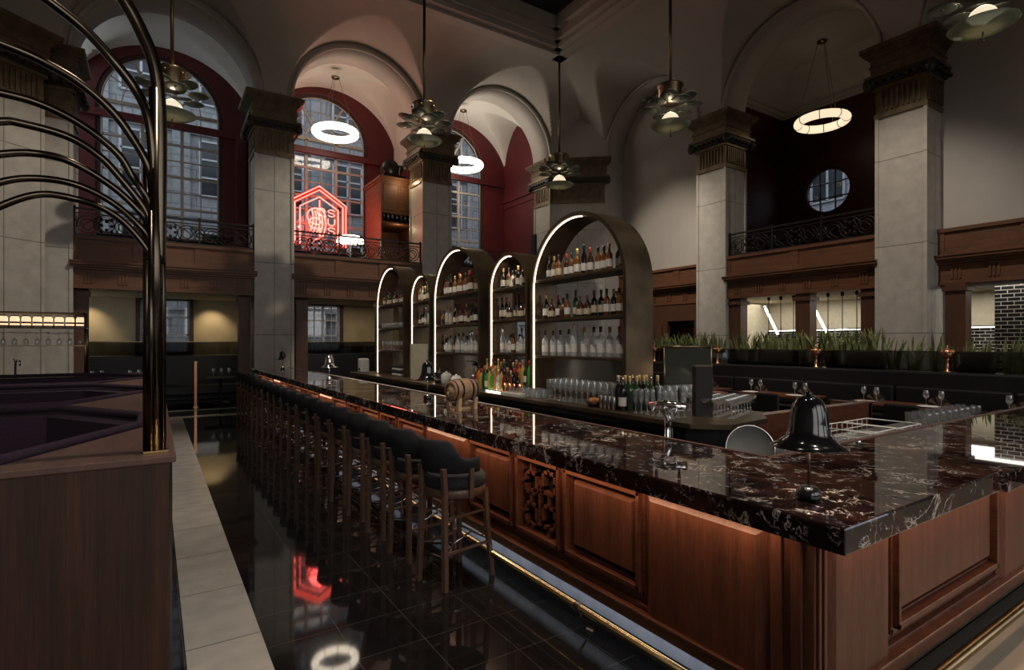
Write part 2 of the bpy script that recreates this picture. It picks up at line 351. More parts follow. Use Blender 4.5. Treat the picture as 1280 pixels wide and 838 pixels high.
# ---- pillars
def pillar(name, label, x0, x1, y0, y1, rot=0, front='y'):
    """shaft + capital around a rectangular footprint; rot turns it about its centre"""
    cx, cy = (x0+x1)/2, (y0+y1)/2; hx, hy = (x1-x0)/2, (y1-y0)/2
    s = sempty(name, label, 'pillar', (cx,cy,0)); s.rotation_euler = (0,0,rot)
    b = MB().box(-hx,hx,-hy,hy,0,6.9); b.box(-hx-.05,hx+.05,-hy-.05,hy+.05,0,.5)
    for sx in (-1,1):
        for sy in (-1,1): b.box(sx*hx-.035,sx*hx+.035,sy*hy-.035,sy*hy+.035,.5,6.88)
    struct('shaft', b, M['stone'], s)
    c = MB(); d = MB()
    def lay(e, z0, z1, mb=c): mb.box(-hx-e,hx+e,-hy-e,hy+e,z0,z1)
    lay(.05,6.82,6.92); lay(.02,6.92,7.45)
    for face in range(4):
        ln, off = (hx, hy) if face % 2 == 0 else (hy, hx); n = max(4, int(2*ln/.105))
        for i in range(n):
            u = -ln+.05+(2*ln-.1)*(i+.5)/n; w = .02
            if face == 0: c.box(u-w,u+w,-off-.055,-off,6.97,7.42)
            if face == 2: c.box(u-w,u+w,off,off+.055,6.97,7.42)
            if face == 1: c.box(off,off+.055,u-w,u+w,6.97,7.42)
            if face == 3: c.box(-off-.055,-off,u-w,u+w,6.97,7.42)
    lay(.07,7.45,7.53)
    lay(.13,7.53,7.60,d); lay(.17,7.60,7.72,d)
    for face in range(4):
        ln, off = (hx, hy) if face % 2 == 0 else (hy, hx); n = max(4, int(2*ln/.12))
        for i in range(n):
            u = -ln-.1+(2*ln+.2)*(i+.5)/n; p = {0:(u,-off-.18),2:(u,off+.18),1:(off+.18,u),3:(-off-.18,u)}[face]
            d.ball((p[0],p[1],7.6), .05, 6)
    for sx in (-1,1):
        for sy in (-1,1): d.ball((sx*(hx+.14),sy*(hy+.14),7.6), .11, 8, 1.4)
    lay(.20,7.72,7.78); lay(.10,7.78,7.98); lay(.13,7.98,8.02); lay(.10,8.02,8.15)
    for i in range(5): lay(.12+.035*i,8.15+.04*i,8.19+.04*i)
    lay(.27,8.35,8.42)
    struct('capital', c, M['capital'], s); struct('bead_moulding', d, M['capdark'], s)
    return s
pillar('pillar_1', 'pale stone pillar behind the far end of the bar counter', 2.26,3.19,16,17)
pillar('pillar_2', 'stone pillar with a red glow on its side behind the small arched shelves', 7.09,8.04,16,17)
pillar('pillar_3', 'stone pillar in front of the wall right of the nearest shelf arch', 13.8,14.75,9.9,10.84)
pillar('pillar_4', 'large stone pillar between the open kitchen windows and right balcony', 13.8,14.75,4.98,5.92)
pillar('pillar_5', 'wide stone pillar behind the bronze ribs at far left', -2.6,-1.6,16,17)
ang = math.atan2(14.85-16.05, 13.65-12.2)
pillar('pillar_6', 'corner stone pier behind the nearest shelf arch', 12.31,14.19,15.34,16.34, ang)
pillar('pillar_8', 'bright side face of the corner pier facing the far balcony', 12.13,12.9,16.06,17.0)
pillar('pillar_7', 'stone pier at the left edge beside the lit jars', -3.6,-2.2,14.9,15.9, R(40))
# ---- arcades
b = MB()
ub = [-2.1, 2.72, 7.565, 12.6]
for (c, r), u0, u1 in zip(BAYS, ub, ub[1:]): arched(b, fB, u0, u1, SPR, 10.9, c, r, SPR, SPR, 16, 17, jamb=False)
struct('wall_back', b, M['plaster'], label='plaster arcade wall above the far pillars', cat='wall')
b = MB()
for (c, r) in RBAYS: arched(b, fR, c-2.467, c+2.467, SPR, 10.9, c, r, SPR, SPR, 13.8, 14.75, jamb=False)
struct('wall_right', b, M['plaster'], label='plaster arcade wall above the right pillars', cat='wall')
b = MB()
for (c, r) in BAYS: b.tube([(c-(r+.035)*cos(pi*i/40), 15.97, SPR+(r+.035)*sin(pi*i/40)) for i in range(41)], .05, 8)
for (c, r) in RBAYS[:3]: b.tube([(13.77, c-(r+.035)*cos(pi*i/40), SPR+(r+.035)*sin(pi*i/40)) for i in range(41)], .05, 8)
struct('trim_5', b, M['plaster'], label='rounded plaster mouldings along the edges of the arches', cat='moulding')
# chamfer wall over the corner pier
struct('wall_corner_return', MB().box(13.72,14.75,14.86,15.7,0,10.9).box(14.3,19,14.9,17.2,0,10.9), M['plaster'], label='plaster return wall right of the corner pier', cat='wall')
b = MB(); b.prism([(12.15,16.1),(13.75,14.75),(13.95,15.0),(12.35,16.3)], 8.4, 10.7); struct('wall_corner', b, M['plaster'], label='plaster corner face above the corner pier', cat='wall')
# ---- ceiling with coves and lunettes
def H(x, y):
    cy = SPR+2.25*sqrt(max(0,1-(max(0,y-13.4)/2.6)**2)); cx = SPR+2.25*sqrt(max(0,1-(max(0,x-10.55)/3.25)**2))
    z = min(cx, cy, 10.65)
    if y > 13.4:
        for c, r in BAYS:
            d = abs(x-c)
            if d < 2.12: z = max(z, SPR+sqrt(2.12**2-d*d))
    if x > 10.55:
        for c, r in RBAYS:
            d = abs(y-c)
            if d < 2.1: z = max(z, SPR+sqrt(2.1**2-d*d))
    return z
def frange(a, b, st): n = max(1, round((b-a)/st)); return [a+(b-a)*i/n for i in range(n)]
xs = frange(-4.6,-2,.6)+frange(-2,10.2,.05)+[10.2]+frange(10.25,10.55,.1)+[10.55+3.25*sin(pi/2*i/64) for i in range(65)]
ys = frange(-7,-1,.5)+frange(-1,13.1,.05)+[13.1]+frange(13.15,13.4,.1)+[13.4+2.6*sin(pi/2*i/60) for i in range(61)]
vs_, fs_ = [], []
idx = {}
for j, y in enumerate(ys):
    for i, x in enumerate(xs): idx[i,j] = len(vs_); vs_.append((x,y,H(x,y)))
for j in range(len(ys)-1):
    for i in range(len(xs)-1):
        mx_, my_ = (xs[i]+xs[i+1])/2, (ys[j]+ys[j+1])/2
        if 0 < mx_ < 10.2 and 0 < my_ < 13.1: continue
        if mx_ < 10.4 and my_ < 13.3 and not (mx_ > -.2 and my_ > -.2): pass
        fs_.append((idx[i,j],idx[i+1,j],idx[i+1,j+1],idx[i,j+1]))
used = sorted({k for f in fs_ for k in f}); rm = {k:i for i,k in enumerate(used)}
b = MB().add([vs_[k] for k in used], [tuple(rm[k] for k in f) for f in fs_], True)
o = obj("ceiling", b, M["plaster"]); o['kind'] = 'structure'; o['label'] = 'plaster coved ceiling with groined lunettes over the arches'; o['category'] = 'ceiling'
o.data.set_sharp_from_angle(angle=R(28))
b = MB(); b.box(-.2,10.4,-.2,13.3,11.3,11.4); struct('ceiling_skylight', b, M['skylight'], label='dark glass panel recessed in the middle of the ceiling', cat='skylight')
b = MB()
for z0, z1, i0, i1 in ((10.50,10.66,.45,.1),(10.58,10.75,.28,-.1),(10.7,11.0,.06,-.25),(10.95,11.35,-.1,-.4)):
    X0, X1, Y0, Y1 = 0, 10.2, 0, 13.1
    b.box(X0-i0,X1+i0,Y1+i1,Y1+i0,z0,z1); b.box(X1+i1,X1+i0,Y0-i0,Y1+i0,z0,z1)
    b.box(X0-i0,X1+i0,Y0-i0,Y0-i1,z0,z1); b.box(X0-i0,X0-i1,Y0-i0,Y1+i0,z0,z1)
struct('trim_6', b, M['plaster'], label='stepped plaster beam framing the dark ceiling panel', cat='cornice')
# ---- left wall, closes the hall
struct('wall_left', MB().box(-4.8,-4.6,-7,16,0,10.7), M['plaster'], label='plaster wall left of the booths', cat='wall')
# ---- mezzanine vaults behind the back arcade
b = MB()
for c, r in BAYS:
    rows = []
    for j in range(41):
        y = 17+2.5*(.5-.5*cos(pi*j/40)); row = []
        for i in range(61):
            x = c-2.42*cos(pi*i/60); za = SPR-.1+sqrt(max(0,2.42**2-(x-c)**2))*.95; zb = SPR-.1+2.25*sqrt(max(0,1-((y-18.25)/1.25)**2))
            row.append((x,y,max(za,zb)))
        rows.append(row)
    b.grid(rows)
o = obj('ceiling_vault', b, M['vault']); o.data.set_sharp_from_angle(angle=R(28)); o['kind'] = 'structure'; o['label'] = 'white groin vaults over the far balcony'; o['category'] = 'ceiling'
# ---- outer back wall, upper: dark red with arched windows; lower: cream with square windows
YB = 19.5; WC = [.2, 4.85, 9.7]
b = MB(); wu = [-4.6, 2.5, 7.3, 13.0]
for c, u0, u1 in zip(WC, wu, wu[1:]): arched(b, fB, u0, u1, 3.9, 10.9, c, 1.62, 8.72, 4.85, YB, YB+.4)
struct('wall_back_upper', b, M['red'], label='dark red wall around the tall arched windows', cat='wall')
b = MB()
LW = [(-.37,.90), (4.33,5.47)]; ed = -4.6
for x0, x1 in LW: b.box(ed,x0,YB,YB+.4,0,3.9); b.box(x0,x1,YB,YB+.4,0,1.46); b.box(x0,x1,YB,YB+.4,3.02,3.9); ed = x1
b.box(ed,13,YB,YB+.4,0,3.9); struct('wall_back_lower', b, M['cream'], label='cream wall under the far balcony', cat='wall')
struct('wall_balcony_end', MB().box(12.3,12.5,17,19.5,3.9,10.9), M['red'], label='red wall closing the right end of the far balcony', cat='wall')
for k, x in enumerate((2.62,7.46)):
    struct('wall_partition_%d' % (k+1), MB().box(x,x+.2,17.0,19.5,3.9,8.05), M['red'], label='dark red partition between the far balcony bays, %s' % ('left','right')[k], cat='wall'); struct('wall_lunette_%d' % (k+1), MB().box(x,x+.2,17.0,19.5,8.05,10.9), M['vault'], label='pale lunette above the dark red partition, %s' % ('left','right')[k], cat='wall')
b = MB(); b.box(12.24,12.3,17,19.5,7.55,7.68); b.box(12.26,12.3,17,19.5,7.3,7.36); b.box(12.2,12.3,17,19.5,3.9,5.0)
struct('trim_7', b, M['red'], label='red picture rail on the end wall of the far balcony', cat='moulding')
b = MB()
for u in (2.3,2.7,7.1,7.5): b.box(u-.14,u+.14,19.3,19.5,3.9,8.4)
b.box(-4.6,12.3,19.38,19.5,8.2,8.4)
struct('trim_8', b, M['red'], label='red pilasters between the arched windows', cat='moulding')
# arched windows
def arch_window(k, c, label):
    w = sempty('window_%d' % k, label, 'window', (c,YB+.1,4.85)); r = 1.5; sp = 8.72-4.85
    fr = MB()
    for rr, t in ((1.58,.08),):
        pts = [(-rr,0,0)]+[(-rr*cos(pi*i/32),0,sp+rr*sin(pi*i/32)) for i in range(33)]+[(rr,0,0)]
        for p, q in zip(pts, pts[1:]): fr.bar(p, q, .16, .10, (0,1,0))
    fr.box(-1.6,1.6,-.1,.1,-.06,.06)
    struct('frame', fr, M['dframe'], w)
    mu = MB(); pts = [(-r+.03,-.05,0)]+[(-(r-.03)*cos(pi*i/32),-.05,sp+(r-.03)*sin(pi*i/32)) for i in range(33)]+[(r-.03,-.05,0)]
    mu.tube(pts, .022, 6)
    for x in (-.5,.5): mu.box(x-.045,x+.045,-.05,.03,0,sp)
    for x in (-1.0,0,1.0): mu.box(x-.014,x+.014,-.03,.02,0,sp)
    for i in range(1,8): mu.box(-r,r,-.03 if i%2 else -.045,.02,sp*i/8-(.014 if i%2 else .035),sp*i/8+(.014 if i%2 else .035))
    mu.box(-r,r,-.05,.03,sp-.05,sp+.05)
    for rr in (.55,1.0): mu.tube([(-rr*cos(pi*i/24),-.01,sp+rr*sin(pi*i/24)) for i in range(25)], .03 if rr < .6 else .015, 6)
    for a in (30,60,90,120,150):
        mu.bar((.55*cos(R(a)),-.01,sp+.55*sin(R(a))), (1.48*cos(R(a)),-.01,sp+1.48*sin(R(a))), .07 if a in (60,120) else .03, .05, (0,1,0))
    struct('glazing_bars', mu, M['frame'], w)
    p = [(-1.55,0),(1.55,0)]+[(1.55*cos(pi*i/32),sp+1.55*sin(pi*i/32)) for i in range(33)]
    struct('pane', MB().prism(p, .035, .05, lambda a,bb,cc: (a,cc,bb)), M['pane'], w)
for k, (c, lb) in enumerate(zip(WC, ('tall arched window behind the bronze ribs at left', 'tall arched window behind the red neon house sign', 'tall arched window above the middle shelf arch, beside the red wall'))): arch_window(k+1, c, lb)
def square_window(k, x0, x1, label):
    w = sempty('window_%d' % k, label, 'window', ((x0+x1)/2,YB+.05,1.46)); h = (x1-x0)/2; H_ = 1.56
    fr = MB(); fr.box(-h-.1,h+.1,-.16,.1,-.1,0); fr.box(-h-.1,h+.1,-.12,.1,H_,H_+.12); fr.box(-h-.1,-h,-.12,.1,0,H_); fr.box(h,h+.1,-.12,.1,0,H_)
    struct('frame', fr, M['dframe'], w)
    mu = MB()
    for x in (-h+.03,h-.03,0): mu.box(x-.035,x+.035,-.02,.03,0,H_)
    for x in (-h/2,h/2): mu.box(x-.012,x+.012,-.015,.02,0,H_)
    for i in range(4): mu.box(-h,h,-.02,.03,H_*i/3-.02,H_*i/3+.02)
    struct('glazing_bars', mu, M['facbar'], w)
    struct('pane', MB().box(-h,h,.035,.045,0,H_), M['pane'], w)
square_window(4, *LW[0], 'square window under the balcony, beside the bronze post')
square_window(5, *LW[1], 'square window under the balcony, above the chrome bell lamp')
# ---- balcony slabs + fronts
struct('floor_balcony', MB().box(-4.6,13.0,16.15,19.5,3.05,3.9), M['cream'], label='far balcony slab with a cream underside', cat='balcony')
struct('floor_balcony_right', MB().box(14.0,14.76,5.94,9.88,3.05,3.9).box(14.76,18.3,4.98,10.83,3.05,3.9), M['cream'], label='right balcony slab over the kitchen', cat='balcony')
def balcony_front(name, label, f, u0, u1, nx):
    """wooden parapet + entablature; f(u, z, n): n is metres out from the wall face"""
    s = sempty(name, label, 'balcony front', f((u0+u1)/2, 3.0, 0))
    g = lambda a,bb,cc: f(a,cc,bb)
    def ob(nm, mb, m):
        o = obj(nm, mb, m, s, world=True); o['kind'] = 'structure'
    p = MB(); p.box(u0,u1,-.12,.06,3.62,4.2,g); p.box(u0,u1,-.14,.12,4.14,4.22,g); p.box(u0,u1,.06,.09,3.62,3.74,g)
    n = nx
    for i in range(n+1):
        u = u0+(u1-u0)*i/n; p.box(max(u0,u-.12),min(u1,u+.12),.06,.085,3.74,4.14,g)
    ob('parapet', p, M['bwood'])
    c = MB()
    for i, (e, z0, z1) in enumerate(((.12,3.44,3.49),(.20,3.49,3.54),(.27,3.54,3.60),(.30,3.60,3.63))): c.box(u0-.02,u1+.02,-.12,e,z0,z1,g)
    ob('cornice', c, M['bwood'])
    e = MB(); e.box(u0,u1,-.12,.05,3.0,3.44,g); e.box(u0,u1,.05,.08,3.0,3.07,g); m_ = int((u1-u0)/.62)
    for i in range(m_):
        u = u0+(u1-u0)*(i+.5)/m_
        for k in (-1,0,1): e.box(u+k*.07-.022,u+k*.07+.022,.05,.075,3.12,3.4,g)
        e.box(u-.11,u+.11,.05,.085,3.385,3.42,g)
    ob('entablature', e, M['bwood'])
    return s
fb = lambda u, z, n: (u, 16.12-n, z); fr_ = lambda u, z, n: (13.95-n, u, z); fr2 = lambda u, z, n: (14.5-n, u, z)
balcony_front('trim_9', 'oak balcony front between the bronze ribs and the far pillar', fb, -1.6, 2.26, 3)
balcony_front('trim_10', 'oak balcony front below the red neon house sign', fb, 3.19, 7.09, 3)
balcony_front('trim_11', 'oak balcony front behind the middle shelf arch', fb, 8.04, 12.1, 3)
balcony_front('trim_12', 'oak balcony front below the round window', fr_, 5.92, 9.9, 2)
balcony_front('trim_13', 'oak cornice on the plain wall right of the nearest shelf arch', fr2, 10.84, 14.9, 3)
balcony_front('trim_14', 'oak cornice at the right edge of the frame', fr2, -4, 4.98, 6)
# ---- railings
def railing(label, f, u0, u1):
    t = thing('balcony_railing', label, 'railing', f((u0+u1)/2, 4.22, 0))
    r = MB(); r.bar(f(u0,4.86,-.02), f(u1,4.86,-.02), .06, .04); r.bar(f(u0,4.76,-.02), f(u1,4.76,-.02), .03, .02)
    obj('top_rail', r, M['iron'], t, world=True)
    n = max(2, round((u1-u0)/1.3)); po = []
    for i in range(n+1):
        u = u0+.04+(u1-u0-.08)*i/n; p = MB(); p.bar(f(u,4.2,-.02), f(u,4.88,-.02), .04); p.ball(f(u,4.9,-.02), .035, 8); obj('post', p, M['iron'], t, world=True)
    s = MB(); s.bar(f(u0,4.26,-.02), f(u1,4.26,-.02), .03, .03)
    for i in range(n):
        a = u0+(u1-u0)*i/n; w = (u1-u0)/n; cu = a+w/2; z = 4.51
        for du, rr in ((-.36*w/1.3,.2),(.36*w/1.3,.2),(0,.24)):
            for k in (1,.62): s.tube([f(cu+du+rr*k*cos(2*pi*j/20), z+rr*k*sin(2*pi*j/20), -.02) for j in range(20)], .012, 5, True)
        for sg in (-1,1):
            s.tube([f(cu+sg*(.24+.2*sin(1.3*j/10*pi))*w/1.3, 4.28+.46*j/10, -.02) for j in range(11)], .012, 5)
            s.tube([f(cu+sg*w*.5-sg*(.03+.13*j/12)*cos(3.6*pi*j/12), z+(.03+.16*j/12)*sin(3.6*pi*j/12), -.02) for j in range(13)], .012, 5)
            for lf in (-1,1): s.ball(f(cu+sg*.1, z+lf*.14, -.02), .035, 6, 1.5)
        for k in range(4): s.ball(f(cu+.1*cos(k*pi/2), z+.1*sin(k*pi/2), -.02), .04, 6)
    obj('scrollwork', s, M['iron'], t, world=True)
railing('wrought iron balcony railing left of the far pillar', fb, -1.6, 2.26)
railing('wrought iron balcony railing below the red neon house sign', fb, 3.19, 7.09)
railing('wrought iron balcony railing beside the red end wall', fb, 8.04, 12.1)
railing('wrought iron balcony railing below the round window', fr_, 5.92, 9.9)
# ---- right balcony room
b = MB(); b.box(14.76,18.3,10.84,10.95,3.9,10.6); b.box(14.76,18.3,4.85,4.97,3.9,10.6)
f = lambda u, z, w: (w, u, z); cy, cz, rr = 9.35, 6.7, .74; Y0, Y1, Z0, Z1 = 4.9, 10.9, 3.9, 10.6
for w in (18.3, 18.6):
    ns = 48; ring = []; out = []
    for i in range(ns):
        a = 2*pi*i/ns; ca, sa = cos(a), sin(a); ring.append((cy+rr*ca, cz+rr*sa))
        k = min([(Y1-cy)/ca if ca > 1e-6 else 1e9, (Y0-cy)/ca if ca < -1e-6 else 1e9, (Z1-cz)/sa if sa > 1e-6 else 1e9, (Z0-cz)/sa if sa < -1e-6 else 1e9])
        out.append((cy+k*ca, cz+k*sa))
    b.add([f(*p,w) for p in ring]+[f(*p,w) for p in out], [(i,(i+1)%ns,ns+(i+1)%ns,ns+i) for i in range(ns)])
    for cnr in ((Y0,Z0),(Y0,Z1),(Y1,Z0),(Y1,Z1)):
        near = sorted(range(ns), key=lambda i: (out[i][0]-cnr[0])**2+(out[i][1]-cnr[1])**2)[:2]
        b.add([f(*out[near[0]],w), f(*cnr,w), f(*out[near[1]],w)], [(0,1,2)])
b.add([f(cy+rr*cos(2*pi*i/48),cz+rr*sin(2*pi*i/48),w) for w in (18.3,18.6) for i in range(48)], [(i,(i+1)%48,48+(i+1)%48,48+i) for i in range(48)], True)
struct('wall_balcony_right', b, M['deepred'], label='dark red walls of the right balcony room', cat='wall')
b = MB(); b.box(14.6,18.45,4.85,10.95,10.5,10.6); struct('ceiling_balcony_right', b, M['plaster'], label='cream ceiling of the right balcony room', cat='ceiling')
b = MB()
for e, z0, z1 in ((.08,9.45,9.5),(.16,9.5,9.58),(.12,9.58,9.66),(.22,9.66,9.74)): b.box(18.3-e,18.3,4.97,10.84,z0,z1); b.box(14.75,18.3,10.84-e,10.84,z0,z1)
b.prism([(18.3,9.74),(18.08,9.74),(17.95,9.95),(17.6,10.32),(17.2,10.5),(18.3,10.5)], 4.97, 10.84, lambda a,z,y: (a,y,z))
b.prism([(10.84,9.74),(10.62,9.74),(10.49,9.95),(10.14,10.32),(9.74,10.5),(10.84,10.5)], 14.75, 18.3, lambda a,z,y: (y,a,z))
struct('trim_15', b, M['plaster'], label='cream cornice under the ceiling of the right balcony room', cat='cornice')
w = sempty('window_6', 'round window on the dark red wall of the right balcony', 'window', (18.4,9.35,6.7))
b = MB(); b.tube([(0,.72*cos(2*pi*i/40),.72*sin(2*pi*i/40)) for i in range(40)], .05, 8, True); struct('frame', b, M['dframe'], w)
b = MB()
for k in (-.24,.24):
    l = sqrt(.72**2-k*k); b.box(-.02,.02,k-.018,k+.018,-l,l); b.box(-.02,.02,-l,l,k-.018,k+.018)
struct('glazing_bars', b, M['dframe'], w)
b = MB().lathe([(0,.03),(.72,.03),(.72,.04),(0,.04)], 40, M=Matrix.Rotation(pi/2,3,'Y'), caps=False); struct('pane', b, M['pane'], w)
# ---- plain walls of the closed right bays
struct('wall_right_plain', MB().box(14.6,14.75,10.84,14.95,2.95,10.9), M['plaster'], label='plain plaster wall right of the nearest shelf arch', cat='wall')
struct('wall_right_outer', MB().box(18.6,18.75,10.9,17,0,11).box(18.6,18.75,-7,4.9,0,11).box(18.6,18.75,4.9,10.9,0,3.9).box(14.7,18.7,10.95,14.9,3.0,3.1).box(14.7,18.7,-7,4.9,3.05,3.2).box(-4.8,19,19.9,20,10.8,12), M['plaster'], label='outer wall on the right', cat='wall')
struct('wall_right_near', MB().box(14.6,14.75,-7,4.98,2.95,10.9), M['plaster'], label='plain plaster wall at the right edge above the oak cornice', cat='wall')
# ---- ground floor right: door panelling and kitchen
b = MB(); b.box(14.45,14.6,10.84,11.5,0,3.0); b.box(14.45,14.6,12.6,14.9,0,3.0); b.box(14.45,14.6,11.5,12.6,2.45,3.0); b.box(15.6,15.7,10.8,13,0,3)
for y in (12.8,13.6,14.3): b.box(14.4,14.45,y,y+.55,.3,2.3)
struct('door_1', MB().box(15.0,15.06,11.4,12.7,0,2.5).frustum(lambda a,z,n: (15.0-n,a,z), 11.62,12.48,1.2,2.3,0,.03,.05).frustum(lambda a,z,n: (15.0-n,a,z), 11.62,12.48,.2,1.1,0,.03,.05), M['mahog'], label='dark red-brown panelled door in the wall beside the shelf arch', cat='door')
struct('trim_16', b, M['bwoodv'], label='dark oak wall panelling beside the shelf arch', cat='panelling')
b = MB()
for y0, y1 in ((9.52,9.9),(7.55,7.93),(5.92,6.35),(4.35,4.7),(2.5,2.8),(.6,.9)):
    b.box(13.98,14.3,y0,y1,0,3.0); b.box(13.92,14.36,y0-.04,y1+.04,2.82,2.92)
struct('trim_17', b, M['bwoodv'], label='dark oak posts between the kitchen openings', cat='post')
b = MB(); b.box(13.98,14.3,-4,9.9,0,.9); struct('trim_18', b, M['bwoodv'], label='dark oak dado below the kitchen openings', cat='panelling')
b = MB(); b.box(17.6,17.8,-5,10.95,2.1,3.05); b.box(14.3,17.8,10.84,10.98,0,3.05); struct('wall_kitchen', b, M['kitchen'], label='cream upper kitchen wall', cat='wall')
b = MB(); b.box(17.55,17.62,-5,10.95,0,2.13); struct('wall_kitchen_tiled', b, M['blacktile'], label='black brick tiles along the back of the kitchen', cat='wall')
# ================================================================== BAR
ZC = 1.10
t = thing('bar_worktop', 'long polished black and red marble bar top with white veins', 'bar top', (2.45,1.4,1.0))
poly = [(2.015,.966),(3.55,.966),(3.55,.935),(8.2,.935),(8.2,1.80),(2.893,1.80),(2.893,15.1),(2.015,15.1)]
obj('slab', MB().prism(poly, 1.0, ZC), M['levanto'], t, world=True, bevel=.008)
b = MB(); b.box(2.885,2.91,1.80,15.1,1.05,ZC+.006); b.box(2.885,8.2,1.785,1.81,1.05,ZC+.006)
obj('inner_edge', b, M['ledge'], t, world=True)
def bar_front(name, label, f, blocks, recesses, s0, s1, loc, c0=None):
    """f(s, z, n): along the run, up, out from the face"""
    t = thing(name, label, 'bar front', loc); g = lambda a,bb,cc: f(a,cc,bb)      # g(s, n, z)
    ob = lambda nm, mb, m, bv=0, par=t: obj(nm, mb, m, par, world=True, bevel=bv)
    b = MB(); b.box(c0 or s0,s1,-.6,-.075,.22,1.0,g); ob('carcass', b, M['mahog'])
    for a, e in blocks:                                          # big plain raised panels that stand proud
        b = MB(); b.box(a,e,-.08,-.02,.22,1.0,g); b.frustum(f2(f), a+.004,e-.004,.225,.995,-.02,.0,.012) if e-a < .3 else b.frustum(f2(f), a+.004,e-.004,.23,.96,-.02,.012,.05)
        ob('end_panel', b, M['mahog'], .003)
    for a, e, kind in recesses:
        b = MB()                                                 # moulded frame
        for k, (o1, o2, n) in enumerate(((0,.026,-.012),(.026,.052,.012),(.052,.064,-.035))):
            z0, z1 = .375, .965
            b.box(a+o1,a+o2,-.08,n,z0+o1,z1-o1,g); b.box(e-o2,e-o1,-.08,n,z0+o1,z1-o1,g); b.box(a+o1,e-o1,-.08,n,z0+o1,z0+o2,g); b.box(a+o1,e-o1,-.08,n,z1-o2,z1-o1,g)
        fr = ob('panel_frame', b, M['mahogh'], .004)
        if kind == 'P':
            b = MB(); b.frustum(f2(f), a+.062,e-.062,.437,.903,-.07,-.01,.045); ob('raised_panel', b, M['mahog'])
        else:
            b = MB(); b.box(a+.06,e-.06,-.078,-.07,.43,.91,g); ob('void_shade', b, M['void'])  # near-black sheet painted in for the shaded void behind the lattice
            b = MB(); w = e-a-.124; h = .466; u = lambda k: a+.062+w*k/8; z = lambda k: .437+h*k/8
            def st(x0,z0,x1,z1):
                r = .011; b.box(min(u(x0),u(x1))-r,max(u(x0),u(x1))+r,-.065,-.022,min(z(z0),z(z1))-r,max(z(z0),z(z1))+r,g)
            q_ = ((.9,4.9,2.4),(4.7,4.3,2.4),(.9,.9,2.4),(4.7,.5,2.4))
            for x0,z0,w_ in q_:
                for q in ((0,0,w_,0),(w_,0,w_,w_),(w_,w_,0,w_),(0,w_,0,0)): st(x0+q[0],z0+q[1],x0+q[2],z0+q[3])
                e = 0 if x0 < 3 else 8; st(x0 if x0 < 3 else x0+w_, z0+w_/2, e, z0+w_/2); st(x0 if x0 > 3 else x0+w_, z0+.5, 4 if x0 < 3 else 3.3, z0+.5); st(x0+w_/2, z0+w_, x0+w_/2, 8 if z0 > 3 else 4.6)
            st(2.1,0,2.1,.9); st(5.9,0,5.9,.5); st(4.0,2.0,4.0,6.0)
            ob('lattice', b, M['mahogh'])
    b = MB()
    for z0, z1, n in ((.225,.29,.02),(.29,.305,.035),(.305,.335,-.005),(.335,.375,-.03)): b.box(s0,s1,-.08,n,z0,z1,g)
    ob('base_moulding', b, M['mahogh'], .005)
    b = MB(); b.box(s0,s1,-.12,-.055,.105,.225,g); ob('marble_kick', b, M['greym'] if s1 > 10 else M['black'])  # short end's kick is black: its unlit shade put into the colour
    b = MB(); b.box(s0,s1,-.14,-.05,0,.105,g); ob('black_plinth', b, M['void'])
    return t
def f2(f): return lambda a, z, n: f(a, z, n)
rec = [(2.08,2.785,'P'),(2.785,3.345,'L'),(3.345,4.05,'P')]
for a, e in ((4.9,8.2),(9.0,12.2)):
    w = (e-a-1.12)/3; s = a
    for k in 'PLPLP': q = w if k == 'P' else .56; rec.append((s,s+q,k)); s += q
rec += [(13.0,13.9,'P'),(13.9,15.0,'P')]
bar_front('bar_counter', 'panelled mahogany bar front behind the row of stools', lambda s,z,n: (2.2-n,s,z), [(1.364,2.08),(4.05,4.9),(8.2,9.0),(12.2,13.0)], rec, 1.25, 15.0, (2.5,8,0))
bar_front('bar_counter', 'panelled mahogany short end of the bar at bottom right', lambda s,z,n: (s,1.17-n,z), [(2.29,2.86),(4.3,4.9),(6.9,7.5)], [(2.89,4.27,'P'),(4.93,6.87,'P')], 2.30, 8.0, (5,1.5,0), 2.81)
t = thing('corner_post', 'fluted mahogany corner post where the two bar fronts meet', 'post', (2.25,1.25,0))
b = MB(); b.box(2.2,2.3,1.17,1.36,0,1.0); obj('post_core', b, M['mahog'], t, world=True, bevel=.004)
b = MB()
for y in (1.215,1.30): b.box(2.186,2.2,y,y+.045,.02,.99)
for x in (2.215,2.255): b.box(x,x+.02,1.158,1.17,.02,.99)
obj('fillet', b, M['mahog'], t, world=True, bevel=.004)
# foot rails
def foot_rail(label, p, q, posts, d):
    t = thing('foot_rail', label, 'foot rail', ((p[0]+q[0])/2,(p[1]+q[1])/2,0))
    obj('rail', MB().tube([p,q], .021 if d[0] else .027, 16), M['brass'] if d[0] else M['agedbrass'], t, world=True)
    for s in posts:
        c = (p[0],s,p[2]) if d[0] else (s,p[1],p[2]); b = MB(); e = (c[0]+d[0]*.1,c[1]+d[1]*.1,.0)
        ax = (0,.022,0) if d[0] else (.022,0,0); b.tube([(c[0]-ax[0],c[1]-ax[1],c[2]),(c[0]+ax[0],c[1]+ax[1],c[2])], .027, 12)
        if d[0]: b.tube([c,(c[0]+.02,c[1],.09),(e[0],e[1],.02),(e[0],e[1],.003)], .008, 8); b.lathe([(0,.012),(.03,.012),(.035,.0)], 14, e)
        else: b.tube([c,(c[0],c[1],.003)], .008, 8); b.lathe([(0,.012),(.03,.012),(.035,.0)], 14, (c[0],c[1],0))
        obj('bracket', b, M['agedbrass'], t, world=True)
foot_rail('brass foot rail along the long side of the bar, under the stools', (2.125,1.0,.165), (2.125,15.0,.165), [2.53+1.75*i for i in range(8)], (1,0))
